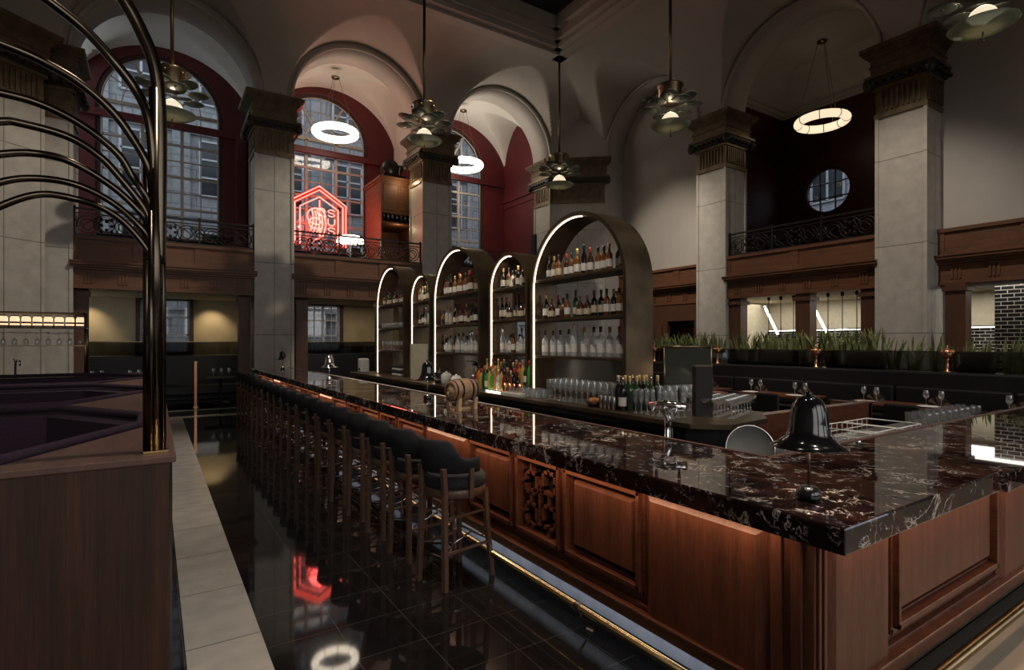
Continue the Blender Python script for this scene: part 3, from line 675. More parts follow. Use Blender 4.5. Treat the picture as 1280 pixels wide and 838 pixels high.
foot_rail('dull brass foot rail along the short end of the bar at bottom right', (2.6,1.075,.17), (8.0,1.075,.17), [3.15,4.7,6.2], (0,-1))
# ---- bar stools
st = thing('bar_stool', 'charcoal upholstered bar stool nearest the camera', 'bar stool', (1.88,3.66,0), R(14), 'bar stools along the counter')
for sy in (-1,1):
    b = MB(); b.add([], []); 
    for k in (0,):
        P = [(-.225,.150*sy,0),(-.215,.135*sy,.35),(-.21,.128*sy,.68),(-.222,.128*sy,.86)]
        for p, q in zip(P, P[1:]): b.bar(p, q, .040, .036, (1,0,0))
    obj('leg', b, M['stoolwood'], st, bevel=.004)
    b = MB(); P = [(.205,.185*sy,0),(.18,.16*sy,.35),(.165,.15*sy,.66)]
    for p, q in zip(P, P[1:]): b.bar(p, q, .032, .036, (1,0,0))
    obj('leg', b, M['stoolwood'], st, bevel=.004)
obj('seat_ring', MB().lathe([(.0,.638),(.222,.638),(.229,.646),(.229,.692),(.222,.70),(0,.70)], 32, caps=False), M['stoolwood'], st)
obj('seat', MB().lathe([(0,.695),(.216,.698),(.232,.725),(.231,.765),(.205,.790),(.12,.80),(0,.802)], 32, caps=False), M['fabric'], st)
rows_o, rows_i = [], []; nA = 28
b = MB(); P = []
for i in range(nA+1):
    a = pi+R(96)*(2*i/nA-1); k = abs(2*i/nA-1)
    s_ = min(1,max(0,(k-.42)/.30)); top = 1.06-.135*s_*s_*(3-2*s_)
    lo = .822
    P.append([(r*cos(a)-.01*ex, r*sin(a)*.98, z) for r, z, ex in ((.212,lo,0),(.246,lo,0),(.258,(lo+top)/2,1),(.264,top-.015,2),(.256,top,2),(.236,top,2),(.226,top-.015,1),(.216,(lo+top)/2,0))])
for i in range(nA):
    for j in range(8):
        b.add([P[i][j],P[i][(j+1)%8],P[i+1][(j+1)%8],P[i+1][j]], [(0,1,2,3)], True)
b.add(P[0], [tuple(range(8))]); b.add(P[-1], [tuple(range(8))])
obj('backrest', b, M['fabric'], st)
for sy in (-1,1):
    a = pi+sy*R(78); obj('back_support', MB().bar((.236*cos(a),.232*sin(a),.645),(.240*cos(a),.236*sin(a),.86), .034, .03, (cos(a),sin(a),0)), M['stoolwood'], st, bevel=.004)
for sy in (-1,1):
    obj('stretcher', MB().bar((-.213,.15*sy,.26),(.187,.17*sy,.26),.018), M['stoolwood'], st); obj('stretcher', MB().bar((-.2,.135*sy,.5),(.172,.155*sy,.5),.016), M['stoolwood'], st)
b = MB(); b.tube([(.19+.02*cos(pi*i/8)-.02,.17-.34*i/8,.30) for i in range(9)], .011, 8); b.bar((-.21,.15,.22),(-.21,-.15,.22),.016)
b.tube([(-.2,.14,.27),(-.02,.0,.25),(-.2,-.14,.27)], .009, 8); b.tube([(-.02,0,.25),(.18,0,.3)], .009, 8)
obj('footrest', b, M['chrome'], st)
for i in range(1, 19):
    nm = ('bar stool, %s from the camera' % ORD[i]) if i < 18 else 'charcoal bar stool farthest from the camera at the far end of the bar'
    dup(st, (1.88+random.uniform(-.01,.01), 3.66+.59*i, 0), R(12)+random.uniform(-.06,.06), nm if i == 18 else 'charcoal upholstered '+nm)
# ---- back bar
t = thing('back_bar', 'dark back bar island carrying the bronze arched shelves', 'back bar', (4.4,7.5,0))
poly = [(3.78,12.7),(3.78,3.05),(4.03,2.83),(4.66,2.90),(5.04,3.2),(5.04,12.7)]
obj('worktop', MB().prism(poly, 1.015, 1.06), M['bronze'], t, world=True, bevel=.004)
obj('cabinet', MB().prism([(3.9,12.6),(3.9,3.2),(4.1,3.0),(4.6,3.02),(4.98,3.3),(4.98,12.6)], 0, 1.015), M['black'], t, world=True)
b = MB()
for i in range(14): y = 3.3+.68*i; b.box(3.885,3.9,y,y+.64,.12,.95); b.tube([(3.87,y+.1,.88),(3.87,y+.54,.88)], .008, 6)
obj('fridge_door', b, M['gloss'], t, world=True)
t = thing('underbar_counter', 'low steel underbar counter behind the long side of the bar', 'counter', (3.1,7,0))
obj('body', MB().box(2.92,3.3,2.45,14.8,0,.80), M['black'], t, world=True)
b = MB(); b.box(2.92,3.34,2.45,14.8,.80,.84); b.box(2.92,2.95,2.8,14.8,.84,.95); obj('steel_top', b, M['steel'], t, world=True, bevel=.004)
# beaded drip rail hung along the inside edge
t = thing('speed_rail', 'pale beaded rail fixed along the inner edge of the bar behind the cask', 'rail', (2.97,6,1.05))
b = MB(); b.box(2.93,2.99,4.4,12.5,1.055,1.07)
for i in range(200): b.ball((2.96,4.42+.04*i,1.085), .017, 6)
obj('beading', b, M['linen'], t, world=True)
# ---- arched shelf units
def arch_pts(hw, z0, zt, off=0, n=28):
    r = hw-off; sp = zt-hw
    return [(-r,z0)]+[(-r*cos(pi*i/n), sp+r*sin(pi*i/n)) for i in range(n+1)]+[(r,z0)]
Z0 = 1.06
def shelf_unit(c, hw, zt, zs, label, x0=4.1, x1=4.5):
    t = thing('arched_shelf_unit', label, 'shelf unit', (x0,c,Z0), 0)
    def shell(o0, o1, xa, xb):
        A = arch_pts(hw, Z0, zt, o0); B_ = arch_pts(hw, Z0, zt, o1); b = MB(); n = len(A)
        vs = [(x, c+p[0], p[1]) for x in (xa, xb) for P in (A, B_) for p in P]
        fs = []
        for i in range(n-1):
            fs += [(i,i+1,n+i+1,n+i),(2*n+i,2*n+i+1,3*n+i+1,3*n+i),(i,i+1,2*n+i+1,2*n+i),(n+i,n+i+1,3*n+i+1,3*n+i)]
        for i in (0, n-1): fs.append((i,n+i,3*n+i,2*n+i))
        return b.add(vs, fs, False)
    o = obj('arch_shell', shell(0,.045,x0,x1), M['bronze'], t, world=True)
    for p in o.data.polygons: p.use_smooth = True
    o.data.set_sharp_from_angle(angle=R(35))
    o = obj('lining', shell(.046,.052,x0+.05,x1-.02), M['bronzein'], t, world=True)
    for p in o.data.polygons: p.use_smooth = True
    o.data.set_sharp_from_angle(angle=R(35))
    P_ = [(c+(hw-.056)*cos(R(a)), zt-hw+(hw-.056)*sin(R(a))) for a in range(100,-1,-4)]+[(c+hw-.056,Z0+.02)]
    b = MB()
    for p, q in zip(P_, P_[1:]): b.bar((x0+.024,p[0],p[1]), (x0+.024,q[0],q[1]), .010, .010, (1,0,0))
    obj('led_strip', b, M['led'], t, world=True)
    for z in zs:
        w = hw-.045
        if z > zt-hw: w = sqrt(max(.01,(hw-.045)**2-(z-zt+hw)**2))
        b = MB(); b.box(x0+.03,x1-.03,c-w,c+w,z-.035,z); obj('shelf', b, M['bronze'], t, world=True, bevel=.004)
    b = MB(); b.box(x1-.03,x1-.015,c-hw+.05,c+hw-.05,Z0,zs[0]-.04); obj('ribbed_pane', b, M['ribbed'], t, world=True)
    return t
ARCH = [(4.99,.87,3.27,[1.58,2.05,2.55],'nearest and largest looking bronze arched shelf unit','nearest arch'),
        (6.43,.50,3.0,[1.60,2.08,2.52],'narrow bronze arched shelf unit, second from the camera','second arch'),
        (8.02,.83,3.30,[1.58,2.05,2.55],'wide bronze arched shelf unit, third from the camera','third arch'),
        (9.42,.46,3.02,[1.60,2.08,2.52],'narrow bronze arched shelf unit, fourth from the camera','fourth arch'),
        (11.0,.81,3.34,[1.58,2.05,2.55],'farthest bronze arched shelf unit','farthest arch')]
for a in ARCH: shelf_unit(*a[:5])
# ---- bottles
def bmat(n, col, rough=.08): return pmat(n, col, rough, 0, var=.15, coat=.4)
BG = {'clear': glassmat('bottle_clear', (.85,.88,.88), .25, .03, .5, (.78,.79,.77)), 'amber': bmat('bottle_amber', (.16,.062,.016)), 'brown': bmat('bottle_brown', (.05,.018,.008)),
      'green': bmat('bottle_green', (.02,.05,.022)), 'black': bmat('bottle_black', (.008,.008,.009)), 'red': bmat('bottle_red', (.22,.02,.015)), 'orange': bmat('bottle_orange', (.50,.17,.03)), 'yellow': bmat('bottle_yellow', (.5,.36,.08)), 'brightgreen': bmat('bottle_bright_green', (.06,.30,.06))}
LB = {'white': pmat('label_white', (.72,.69,.63), .6, var=.1, scale=40), 'cream': pmat('label_cream', (.55,.46,.32), .6, var=.15, scale=40), 'black': pmat('label_black', (.02,.02,.02), .5), 'none': None}
CP = {'black': M['black'], 'gold': pmat('cap_gold', (.55,.38,.16), .4, .4), 'silver': M['chrome'], 'red': pmat('cap_red', (.4,.03,.03), .4), 'cork': pmat('cap_cork', (.35,.2,.1), .7)}
SHAPE = {'round': [(0,0),(.036,0),(.039,.008),(.039,.17),(.034,.195),(.016,.222),(.0135,.235),(.0135,.285),(0,.285)],
         'squat': [(0,0),(.046,0),(.05,.01),(.05,.12),(.043,.15),(.017,.18),(.014,.19),(.014,.235),(0,.235)],
         'tall': [(0,0),(.033,0),(.035,.008),(.034,.20),(.028,.225),(.015,.26),(.013,.27),(.013,.325),(0,.325)],
         'wine': [(0,0),(.036,0),(.038,.01),(.038,.19),(.033,.215),(.017,.245),(.014,.26),(.014,.31),(0,.31)]}
PROTO = {}
def bottle(loc, shape, glass, lab, cap, label, group=None, scale=1.0, cat='bottle', name='bottle'):
    key = (shape, glass, lab, cap)
    if key not in PROTO:
        pf = SHAPE[shape]; me = mesh('bottle', MB().lathe(pf, 14, caps=False), BG[glass]); r = pf[2][0]; h = pf[-1][1]
        ml = mesh('label', MB().lathe([(r+.0012,.045 if shape != 'squat' else .03),(r+.0012,.13 if shape != 'squat' else .1)], 14, caps=False), LB[lab]) if LB[lab] else None
        mc = mesh('cap', MB().lathe([(0,h-.005),(.0165,h-.005)][1:]+[(.0165,h+.022),(0,h+.022)], 10, caps=False).lathe([(.0165,h-.035),(.0165,h-.004)], 10, caps=False), CP[cap])
        PROTO[key] = (me, ml, mc)
    me, ml, mc = PROTO[key]
    o = bpy.data.objects.new(name, me); C.objects.link(o); o.location = loc; o.scale = (scale,)*3; o.rotation_euler = (0,0,random.uniform(0,6))
    tag(o, label, cat, group)
    if ml: q = bpy.data.objects.new('label', ml); C.objects.link(q); q.parent = o
    q = bpy.data.objects.new('cap', mc); C.objects.link(q); q.parent = o
    return o
POOL = [('round','amber','cream','black'),('round','amber','white','black'),('squat','brown','cream','cork'),('round','black','white','gold'),('tall','clear','white','silver'),('squat','amber','black','black'),
        ('round','brown','white','red'),('tall','green','cream','black'),('round','clear','cream','cork'),('squat','clear','white','black'),('round','black','cream','black'),('tall','amber','white','gold')]
CLEAR = [('tall','clear','white','silver'),('round','clear','white','cork'),('round','clear','white','black'),('round','clear','white','black'),('tall','clear','white','gold')]
DARK = [('round','amber','white','black'),('round','amber','cream','black'),('round','brown','white','red'),('round','amber','white','gold'),('tall','black','white','black')]
TIER = ['bottom','middle','top']
def fill(ai, tier, n, pool, x=4.27, jit=.03, scale=1.0):
    c, hw, zt, zs, _, nm = ARCH[ai]; z = zs[tier]; w = hw-.13
    if z+.2 > zt-hw: w = min(w, sqrt((hw-.05)**2-(z+.25-zt+hw)**2)-.04)
    for i in range(n):
        y = c+w-2*w*i/(n-1); s = random.choice(pool); col = s[1]
        bottle((x+random.uniform(-jit,jit), y, z), *s, '%s bottle, %s from left on %s shelf of the %s' % (col, ORD[i], TIER[tier], nm), 'bottles on the %s shelf of the %s' % (TIER[tier], nm), scale*random.uniform(.93,1.07))
fill(0,2,13,DARK); fill(0,1,14,POOL); fill(0,0,11,CLEAR, scale=1.08)
fill(1,2,8,POOL); fill(1,1,8,POOL); fill(1,0,8,CLEAR+POOL)
fill(2,2,12,DARK,scale=1.1); fill(2,1,13,POOL); fill(2,0,13,POOL+CLEAR)
fill(3,2,7,POOL); fill(3,1,7,POOL)
fill(4,2,9,POOL,scale=.85)
# ---- glassware
GL = {'wine': [(.0,.002),(.034,.002),(.034,.005),(.006,.012),(.004,.05),(.004,.09),(.012,.10),(.033,.125),(.038,.155),(.034,.19),(.029,.215)],
      'coupe': [(0,.002),(.033,.002),(.033,.005),(.006,.011),(.004,.05),(.004,.085),(.016,.095),(.045,.115),(.05,.14)],
      'tumbler': [(0,.004),(.034,.004),(.036,.01),(.040,.09)], 'flute': [(0,.002),(.028,.002),(.028,.005),(.005,.011),(.004,.08),(.012,.095),(.023,.14),(.024,.2),(.021,.23)],
      'highball': [(0,.004),(.03,.004),(.031,.01),(.034,.15)]}
GM = {}
def glass(kind, loc, label, group, scale=1.0, flip=False):
    nm = {'wine':'wine_glass','coupe':'coupe_glass','tumbler':'tumbler','flute':'flute_glass','highball':'highball_glass'}[kind]
    if kind not in GM: GM[kind] = mesh(nm, MB().lathe(GL[kind], 14, caps=False), M['glass'])
    o = bpy.data.objects.new(nm, GM[kind]); C.objects.link(o); o.location = loc; o.scale = (scale,)*3
    if flip: o.rotation_euler = (pi,0,0); o.location.z += GL[kind][-1][1]*scale
    return tag(o, label, 'glass', group)
for i in range(8):
    for j in range(2): glass('tumbler', (4.22+.12*j, 11.62-.155*i, ARCH[4][3][1]), 'clear tumbler in the rows on the middle shelf of the farthest arch', 'tumblers on the farthest arch middle shelf', 1.2)
    for j in range(2): glass('wine', (4.22+.12*j, 11.62-.155*i, ARCH[4][3][0]), 'clear wine glass in the rows on the bottom shelf of the farthest arch', 'wine glasses on the farthest arch bottom shelf', .9)
for i in range(11):
    for j in range(4): glass('wine', (4.0+.1*j, 4.3+.10*i+.02*j, Z0), 'clear wine glass in the dense rows on the back bar under the nearest arch', 'wine glasses under the nearest arch', 1.15)
for i in range(7):
    for j in range(3): glass('tumbler', (3.92+.1*j, 5.45+.095*i, Z0), 'clear tumbler stacked in rows at the left foot of the nearest arch', 'tumblers under the nearest arch', 1.15)
for i in range(7):
    for j in range(3): glass('flute', (3.92+.08*j, 3.36+.075*i, Z0), 'tall clear flute in front of the row of dark wine bottles', 'flutes at the near end of the back bar', 1.0)
for i in range(6):
    for j in range(2): glass('wine', (4.22+.09*i, 3.78-.12*j-.02*i, Z0), 'large clear wine glass clustered beside the tall black box', 'wine glasses beside the tall black box', 1.2)
for i in range(7):
    for j in range(3): glass('coupe', (4.36+.1*i-.03*j, 3.06+.125*j+.035*i, Z0+.0), 'wide clear coupe glass in the rows right of the tall black box', 'coupes right of the tall black box', 1.2)
for i in range(11):
    bottle((3.95+.082*(i%6)+.04*(i//6), 4.02-.018*(i%6)+.1*(i//6), Z0), 'wine', 'green' if i % 3 else 'black', 'white' if i in (0,) else 'black', 'gold' if i % 4 else 'silver',
        'dark wine bottle, %s from left in the row near the tall black box' % ORD[i], 'wine bottles near the tall black box', 1.05)
# coloured bottles under the second arch
cols = ['red','orange','yellow','green','brightgreen','yellow','brightgreen','orange','clear','yellow','red','green','red','black','black']
for i in range(15):
    for j in range(2):
        cn = cols[(i+5*j) % 15]
        bottle((3.95+.17*j, 7.02-.078*i-.03*j, Z0+.02+.10*j), 'tall' if (i+j) % 2 else 'round', cn, 'white' if (i*3+j) % 4 == 0 else 'none', random.choice(['red','gold','cork','black']),
            '%s bottle, %s from left in %s row of bright bottles below second arch' % (cn.replace('bright','bright '), ORD[i], ('front','back')[j]), 'bright bottles below the second arch', .95)
t = thing('bottle_step', 'lit step under the bright bottles below the second arch', 'display step', (4.08,6.45,Z0))
b = MB(); b.box(3.88,4.02,5.85,7.08,Z0,Z0+.02); b.box(4.04,4.28,5.85,7.08,Z0,Z0+.12); obj('step', b, M['glass'], t, world=True)
b = MB(); b.box(3.865,3.88,5.9,6.6,Z0+.004,Z0+.022); obj('led_strip', b, M['led'], t, world=True)
# ================================================================== THINGS ON THE BAR
def plight(name, loc, e, col=(1,.8,.6), r=.03):
    l = bpy.data.lights.new(name, 'POINT'); l.energy = e; l.color = col; l.shadow_soft_size = r
    o = bpy.data.objects.new(name, l); C.objects.link(o); o.location = loc; return o
def alight(name, loc, rot, sx, sy, e, col, spread=180):
    l = bpy.data.lights.new(name, 'AREA'); l.shape = 'RECTANGLE'; l.size = sx; l.size_y = sy; l.energy = e; l.color = col; l.spread = R(spread)
    o = bpy.data.objects.new(name, l); C.objects.link(o); o.location = loc; o.rotation_euler = rot; return o
def bell_lamp(loc, label, mat):
    t = thing('table_lamp', label, 'lamp', loc, 0, 'bell lamps on the bar')
    obj('base', MB().lathe([(0,0),(.042,0),(.048,.013),(.047,.034),(.033,.054),(.012,.058),(0,.06)], 20, caps=False), mat, t)
    obj('stem', MB().lathe([(.0055,.05),(.0055,.25)], 10), M['agedbrass'] if mat == M['gloss'] else mat, t)
    pf = [(.142,.222),(.140,.226),(.118,.236),(.092,.256),(.078,.285),(.072,.32),(.068,.36),(.060,.395),(.044,.418),(.02,.43),(0,.432)]
    obj('shade', MB().lathe(pf, 28, caps=False).lathe([(.140,.222),(.115,.231),(.088,.252),(.074,.285),(.066,.34),(.05,.39),(0,.41)], 28, caps=False).tube([(.145*cos(2*pi*i/32),.145*sin(2*pi*i/32),.221) for i in range(32)], .0025, 6, True), mat, t)
    obj('finial', MB().ball((0,0,.438), .012, 10), mat, t)
    obj('bulb', MB().ball((0,0,.285), .022, 10), M['bulb'], t)
    plight('bell_light', (loc[0],loc[1],loc[2]+.255), BELL, (1,.82,.62), .02)
    return t
BELL = 5.0
bell_lamp((2.26,1.225,ZC), 'black bell-shaped lamp on the near corner of the bar', M['gloss'])
bell_lamp((2.60,5.75,ZC), 'black bell-shaped lamp beyond the wooden cask on the bar', M['gloss'])
bell_lamp((2.50,9.55,ZC), 'chrome bell-shaped lamp halfway down the far part of the bar', M['chrome'])
bell_lamp((2.60,14.2,ZC), 'small looking black bell lamp at the far end of the bar by the pillar', M['gloss'])
t = thing('cask', 'small oak cask with dark hoops lying on a stand on the bar', 'cask', (2.50,4.72,ZC), R(-78))
RX = Matrix.Rotation(pi/2, 3, 'X')
pf = [(.088,-.15),(.103,-.09),(.110,0),(.103,.09),(.088,.15)]
obj('staves', MB().lathe([(.07,-.15)]+pf+[(.07,.15)], 24, (0,0,.19), RX, caps=False), M['barrel'], t)
obj('head', MB().lathe([(0,.142),(.082,.142),(.082,-.142),(0,-.142)], 24, (0,0,.19), RX, caps=False), M['barrelend'], t)
for z in (-.12,-.06,.06,.12):
    r = .110-abs(z)**1.6*.45; obj('hoop', MB().lathe([(r+.001,z-.012),(r+.003,z+.012)], 24, (0,0,.19), RX, caps=False), M['black'], t)
b = MB(); b.lathe([(.018,-.19),(.01,-.15)], 10, (0,0,.13), RX); b.lathe([(.012,.0),(.012,.05)], 8, (0,-.175,.13)); obj('spigot', b, M['barrel'], t)
b = MB()
for y in (-.1,.1): b.box(-.09,.09,y-.018,y+.018,0,.035); b.prism([(-.09,.035),(-.05,.035),(-.07,.10),(-.10,.12)], y-.018, y+.018, lambda a,bb,c: (a,c,bb)); b.prism([(.09,.035),(.05,.035),(.07,.10),(.10,.12)], y-.018, y+.018, lambda a,bb,c: (a,c,bb))
b.box(-.03,.03,-.14,.14,0,.02); obj('stand', b, M['barrelend'], t)
# beer tap
t = thing('beer_tap', 'chrome beer tap with a curved neck on the inner edge of the bar', 'beer tap', (3.02,2.62,.84))
b = MB(); b.lathe([(.05,0),(.05,.012),(.028,.02),(.028,.3)], 18); b.tube([(0,0,.3),(0,.01,.38),(-.03,.03,.44),(-.03,.0,.47)], .026, 12); obj('column', b, M['chrome'], t)
obj('head', MB().tube([(-.05,.12,.46),(-.02,0,.475),(.04,-.12,.46)], .030, 12), M['chrome'], t)
for k in (-1,1):
    b = MB(); b.tube([(.005*k+.03*k,-.075*k,.47),(.03*k-.01,-.075*k,.50)], .008, 8); b.lathe([(.006,0),(.011,.03),(.012,.08),(.006,.1),(0,.1)], 10, (.03*k-.01,-.075*k,.50)); obj('handle', b, M['black'], t)
    b = MB(); b.tube([(.03*k,-.075*k,.46),(.03*k-.04,-.075*k,.45),(.03*k-.06,-.075*k,.40)], .008, 8); obj('spout', b, M['chrome'], t)
# inner gangway: service counter with glass racks behind the short end
t = thing('service_counter', 'low steel service counter behind the short end of the bar', 'counter', (5,2,0))
obj('body', MB().box(3.3,7.3,1.86,2.35,0,.93), M['black'], t, world=True); obj('steel_top', MB().box(3.06,7.35,1.83,2.4,.93,.97), M['steel'], t, world=True, bevel=.004)
t = thing('serving_tray', 'round grey metal tray standing on edge behind the bar corner', 'tray', (3.24,2.14,.90), R(-40))
MT = Matrix.Rotation(R(78), 3, 'X')
obj('dish', MB().lathe([(0,0),(.135,0),(.15,.012),(.153,.012)], 32, (0,0,.155), MT, caps=False), M['traygrey'], t)
obj('rim', MB().tube([tuple(MT @ Vector((.152*cos(2*pi*i/36),.152*sin(2*pi*i/36),.012))+Vector((0,0,.155))) for i in range(36)], .005, 6, True), M['chrome'], t)
for i in range(10):
    for j in range(4): glass('tumbler', (3.44+.085*i, 1.95+.085*j, .97), 'clear tumbler upside down in the dense block behind the near bell lamp', 'tumblers behind the near bell lamp', 1.0, True)
t = thing('glass_rack', 'white wire glass rack behind the short end of the bar', 'rack', (4.75,2.1,.97))
b = MB()
for z in (.01,.06,.12):
    for x0, x1 in ((-.42,-.02),(.02,.42)): b.tube([(x0,-.2,z),(x1,-.2,z),(x1,.2,z),(x0,.2,z)], .005, 6, True)
for i in range(11):
    x = -.42+.084*i; b.tube([(x,-.2,.01),(x,-.2,.12)], .003, 5); b.tube([(x,.2,.01),(x,.2,.12)], .003, 5); b.tube([(x,-.2,.01),(x,.2,.01)], .003, 5)
obj('wire_frame', b, M['paper'], t)
for i in range(9):
    for j in range(2): glass('highball', (5.5+.14*i, 1.98+.12*j, .97), 'tall clear tumbler in the rows behind the right part of the short bar end', 'highballs behind the short bar end', 1.15)
t = thing('station_wall', 'low mahogany wall at the near end of the back bar', 'low wall', (6,3.4,0))
obj('panel', MB().box(5.05,7.4,3.24,3.32,0,1.0), M['mahogh'], t, world=True); obj('end_panel', MB().box(7.34,7.42,3.24,3.7,0,1.0), M['mahogh'], t, world=True); obj('capping', MB().box(5.03,7.44,3.22,3.34,1.0,1.02), M['mahogh'], t, world=True)
t = thing('menu_box', 'tall black box standing on the near end of the back bar', 'box', (4.30,3.33,Z0), R(-33))
obj('body', MB().box(-.08,.08,-.05,.05,0,.46), M['void'], t, bevel=.004); obj('lid', MB().box(-.082,.082,-.052,.052,.462,.475), M['bronze'], t)
t = thing('framed_screen', 'brass framed smoked glass screen behind the wine bottles', 'screen', (4.92,4.0,Z0), R(-33))
b = MB()
for x in (-.26,.26): b.tube([(x,0,0),(x,0,.66)], .01, 8)
b.tube([(-.29,0,.64),(.29,0,.64)], .012, 8); obj('frame', b, M['agedbrass'], t); obj('glass_panel', MB().box(-.25,.25,-.004,.004,.03,.62), M['greyglass'], t)
t = thing('wooden_box', 'small red-brown wooden box on the back bar right of the tall black box', 'box', (4.88,3.68,Z0), R(-33)); obj('body', MB().box(-.14,.14,-.1,.1,0,.15), M['mahogh'], t, bevel=.004); obj('lid', MB().box(-.145,.145,-.105,.105,.15,.17), M['mahogh'], t)
t = thing('steel_canister', 'bank of small steel canisters at the front of the back bar', 'canister', (3.9,4.15,Z0))
for i in range(4): obj('canister', MB().lathe([(0,0),(.026,0),(.026,.13),(.022,.135),(0,.135)], 14, (0,.13-.062*i,0), caps=False), M['steel'], t)
t = thing('fruit_bowl', 'small dark bowl of citrus fruit on the back bar under the nearest arch', 'bowl', (3.95,4.45,Z0)); obj('bowl', MB().lathe([(0,.01),(.05,.01),(.09,.06),(.095,.06),(.055,0),(0,0)], 20, caps=False), M['bronze'], t)
om = pmat('orange_peel', (.50,.18,.04), .5, bump=.2, scale=60)
for i,(x,y) in enumerate(((-.035,0),(.035,.03),(.02,-.04))): tag(obj('orange', MB().ball((0,0,0), .036, 12), om, loc=(3.95+x,4.45+y,Z0+.06)), 'orange citrus fruit in the small dark bowl on the back bar', 'fruit', 'citrus fruit in the dark bowl')
for i in range(4):
    t = thing('copper_mug', 'tall copper tin, %s from the left at the far foot of the nearest arch' % ORD[i], 'tin', (3.9+.02*i,6.15-.09*i,Z0), 0, 'copper tins on the back bar'); obj('body', MB().lathe([(0,0),(.035,0),(.042,.15),(.038,.15),(.032,.01)], 16, caps=False), M['copper'], t); obj('rim', MB().tube([(.04*cos(2*pi*k/20),.04*sin(2*pi*k/20),.15) for k in range(20)], .003, 6, True), M['copper'], t)
t = thing('menu_stack', 'low stack of pink-grey menus on the edge of the back bar', 'menu', (3.88,6.0,Z0)); obj('cover', MB().box(-.07,.07,-.32,.12,0,.035), M['linen'], t); obj('pages', MB().box(-.065,.072,-.31,.11,.005,.03), M['paper'], t)
t = thing('menu_board', 'tall plain brown board leaning against the fourth arch', 'board', (4.06,9.35,Z0)); obj('board', MB().box(-.02,.02,-.36,.36,0,.66), M['kitchen'], t); obj('backing', MB().box(.021,.03,-.34,.34,.0,.64), M['black'], t)
t = thing('towel_stack', 'stack of folded grey towels at the foot of the farthest arch', 'towels', (4.25,10.7,Z0))
for i in range(4): obj('towel', MB().box(-.12,.12,-.22,.22,.055*i,.055*i+.05), M['fabric'] if i%2 else M['linen'], t, bevel=.015)
t = thing('citrus_press', 'black lever juice press at the foot of the third arch', 'juicer', (4.1,7.35,Z0))
obj('base', MB().box(-.1,.1,-.08,.08,0,.03), M['black'], t, bevel=.005); b = MB(); b.tube([(.06,0,.03),(.06,0,.36)], .014, 8); b.box(-.02,.08,-.025,.025,.33,.37); obj('column', b, M['black'], t)
obj('cup', MB().lathe([(0,.12),(.05,.14),(.06,.19),(.055,.19),(0,.13)], 16, (-.01,0,0), caps=False), M['steel'], t); obj('lever', MB().tube([(.05,0,.37),(-.02,.0,.40),(-.1,.06,.40)], .01, 8), M['black'], t)
for i,(y,h,m,n) in enumerate(((8.35,.2,'black','black canister'),(8.1,.17,'linen','grey jar'),(7.75,.14,'paper','white bowl stack'))):
    t = thing('storage_jar', n+' on the back bar at the foot of the third arch', 'jar', (4.0,y,Z0)); obj('body', MB().lathe([(0,0),(.08,0),(.088,.02),(.088,h-.02),(.07,h),(0,h)], 18, caps=False), M[m], t); obj('lid', MB().lathe([(.06,h),(.06,h+.02),(.015,h+.025),(.015,h+.045),(0,h+.045)], 18, caps=False), M[m], t)
for i,(y,n) in enumerate(((6.9,'nearest the cask'),(7.6,'just beyond the cask'),(8.5,'behind the second bell lamp'),(9.8,'beside the chrome bell lamp'))):
    t = thing('ice_bin', 'steel ice bin in the gangway, '+n, 'ice bin', (3.12,y,.84)); b = MB(); b.box(-.14,.14,-.26,.26,0,.1); b.box(-.15,.15,-.27,.27,.1,.115); obj('bin', b, M['steel'], t, bevel=.01); obj('handle', MB().tube([(0,-.1,.115),(0,-.1,.15),(0,.1,.15),(0,.1,.115)], .008, 8), M['chrome'], t)
t = thing('paper_roll', 'white paper towel dispenser at the far end of the back bar', 'dispenser', (4.0,12.35,Z0)); obj('body', MB().box(-.1,.1,-.12,.12,0,.32), M['paper'], t, bevel=.03); obj('slot', MB().box(-.104,-.1,-.06,.06,.06,.1), M['black'], t)
# ================================================================== BOOTHS + CANOPY at left
ZB = 1.2
def ledge(name, label, poly, extra=None):
    t = thing(name, label, 'booth ledge', (poly[1][0]-.5, poly[1][1], 0)); obj('ledge_top', MB().prism(poly, ZB-.035, ZB), M['ledge'], t, world=True, bevel=.006); return t
K = 2.95
t = ledge('booth_partition', 'brown wooden booth end with a tall oak panel at bottom left', [(-3.2,3.13),(.0876,3.13),(.0876,4.73),(.0,4.73),(-.01,4.40),(-.62,3.22),(-3.2,3.22)])
obj('oak_panel', MB().box(-3.2,.06,3.15,3.2,0,ZB-.035), M['oak'], t, world=True); obj('side_panel', MB().box(.03,.06,3.2,4.73,0,ZB-.035), M['oak'], t, world=True); obj('corner_trim', MB().box(.06,.072,3.15,3.19,0,ZB-.035), M['post'], t, world=True)
for k in range(3):
    y = K*k; last = k == 2
    P = [(.0876,4.73+y),(.0876,(7.68+y) if not last else 12.2),(.0,(7.68+y) if not last else 12.2),(-.01,7.35+y if not last else 12.2),(-.62,6.17+y),(-3.2,6.17+y),(-3.2,6.07+y),(-.62,6.07+y),(-.01,5.05+y),(.0,4.73+y)]
    t = ledge('booth_partition', 'triangular brown wooden ledge between the %s and %s velvet booths' % (ORD[k], ORD[k+1]) if not last else 'triangular brown wooden ledge beyond the farthest velvet booth', P)
    obj('side_panel', MB().box(.03,.06,P[0][1],P[1][1],0,ZB-.035), M['oak'], t, world=True)
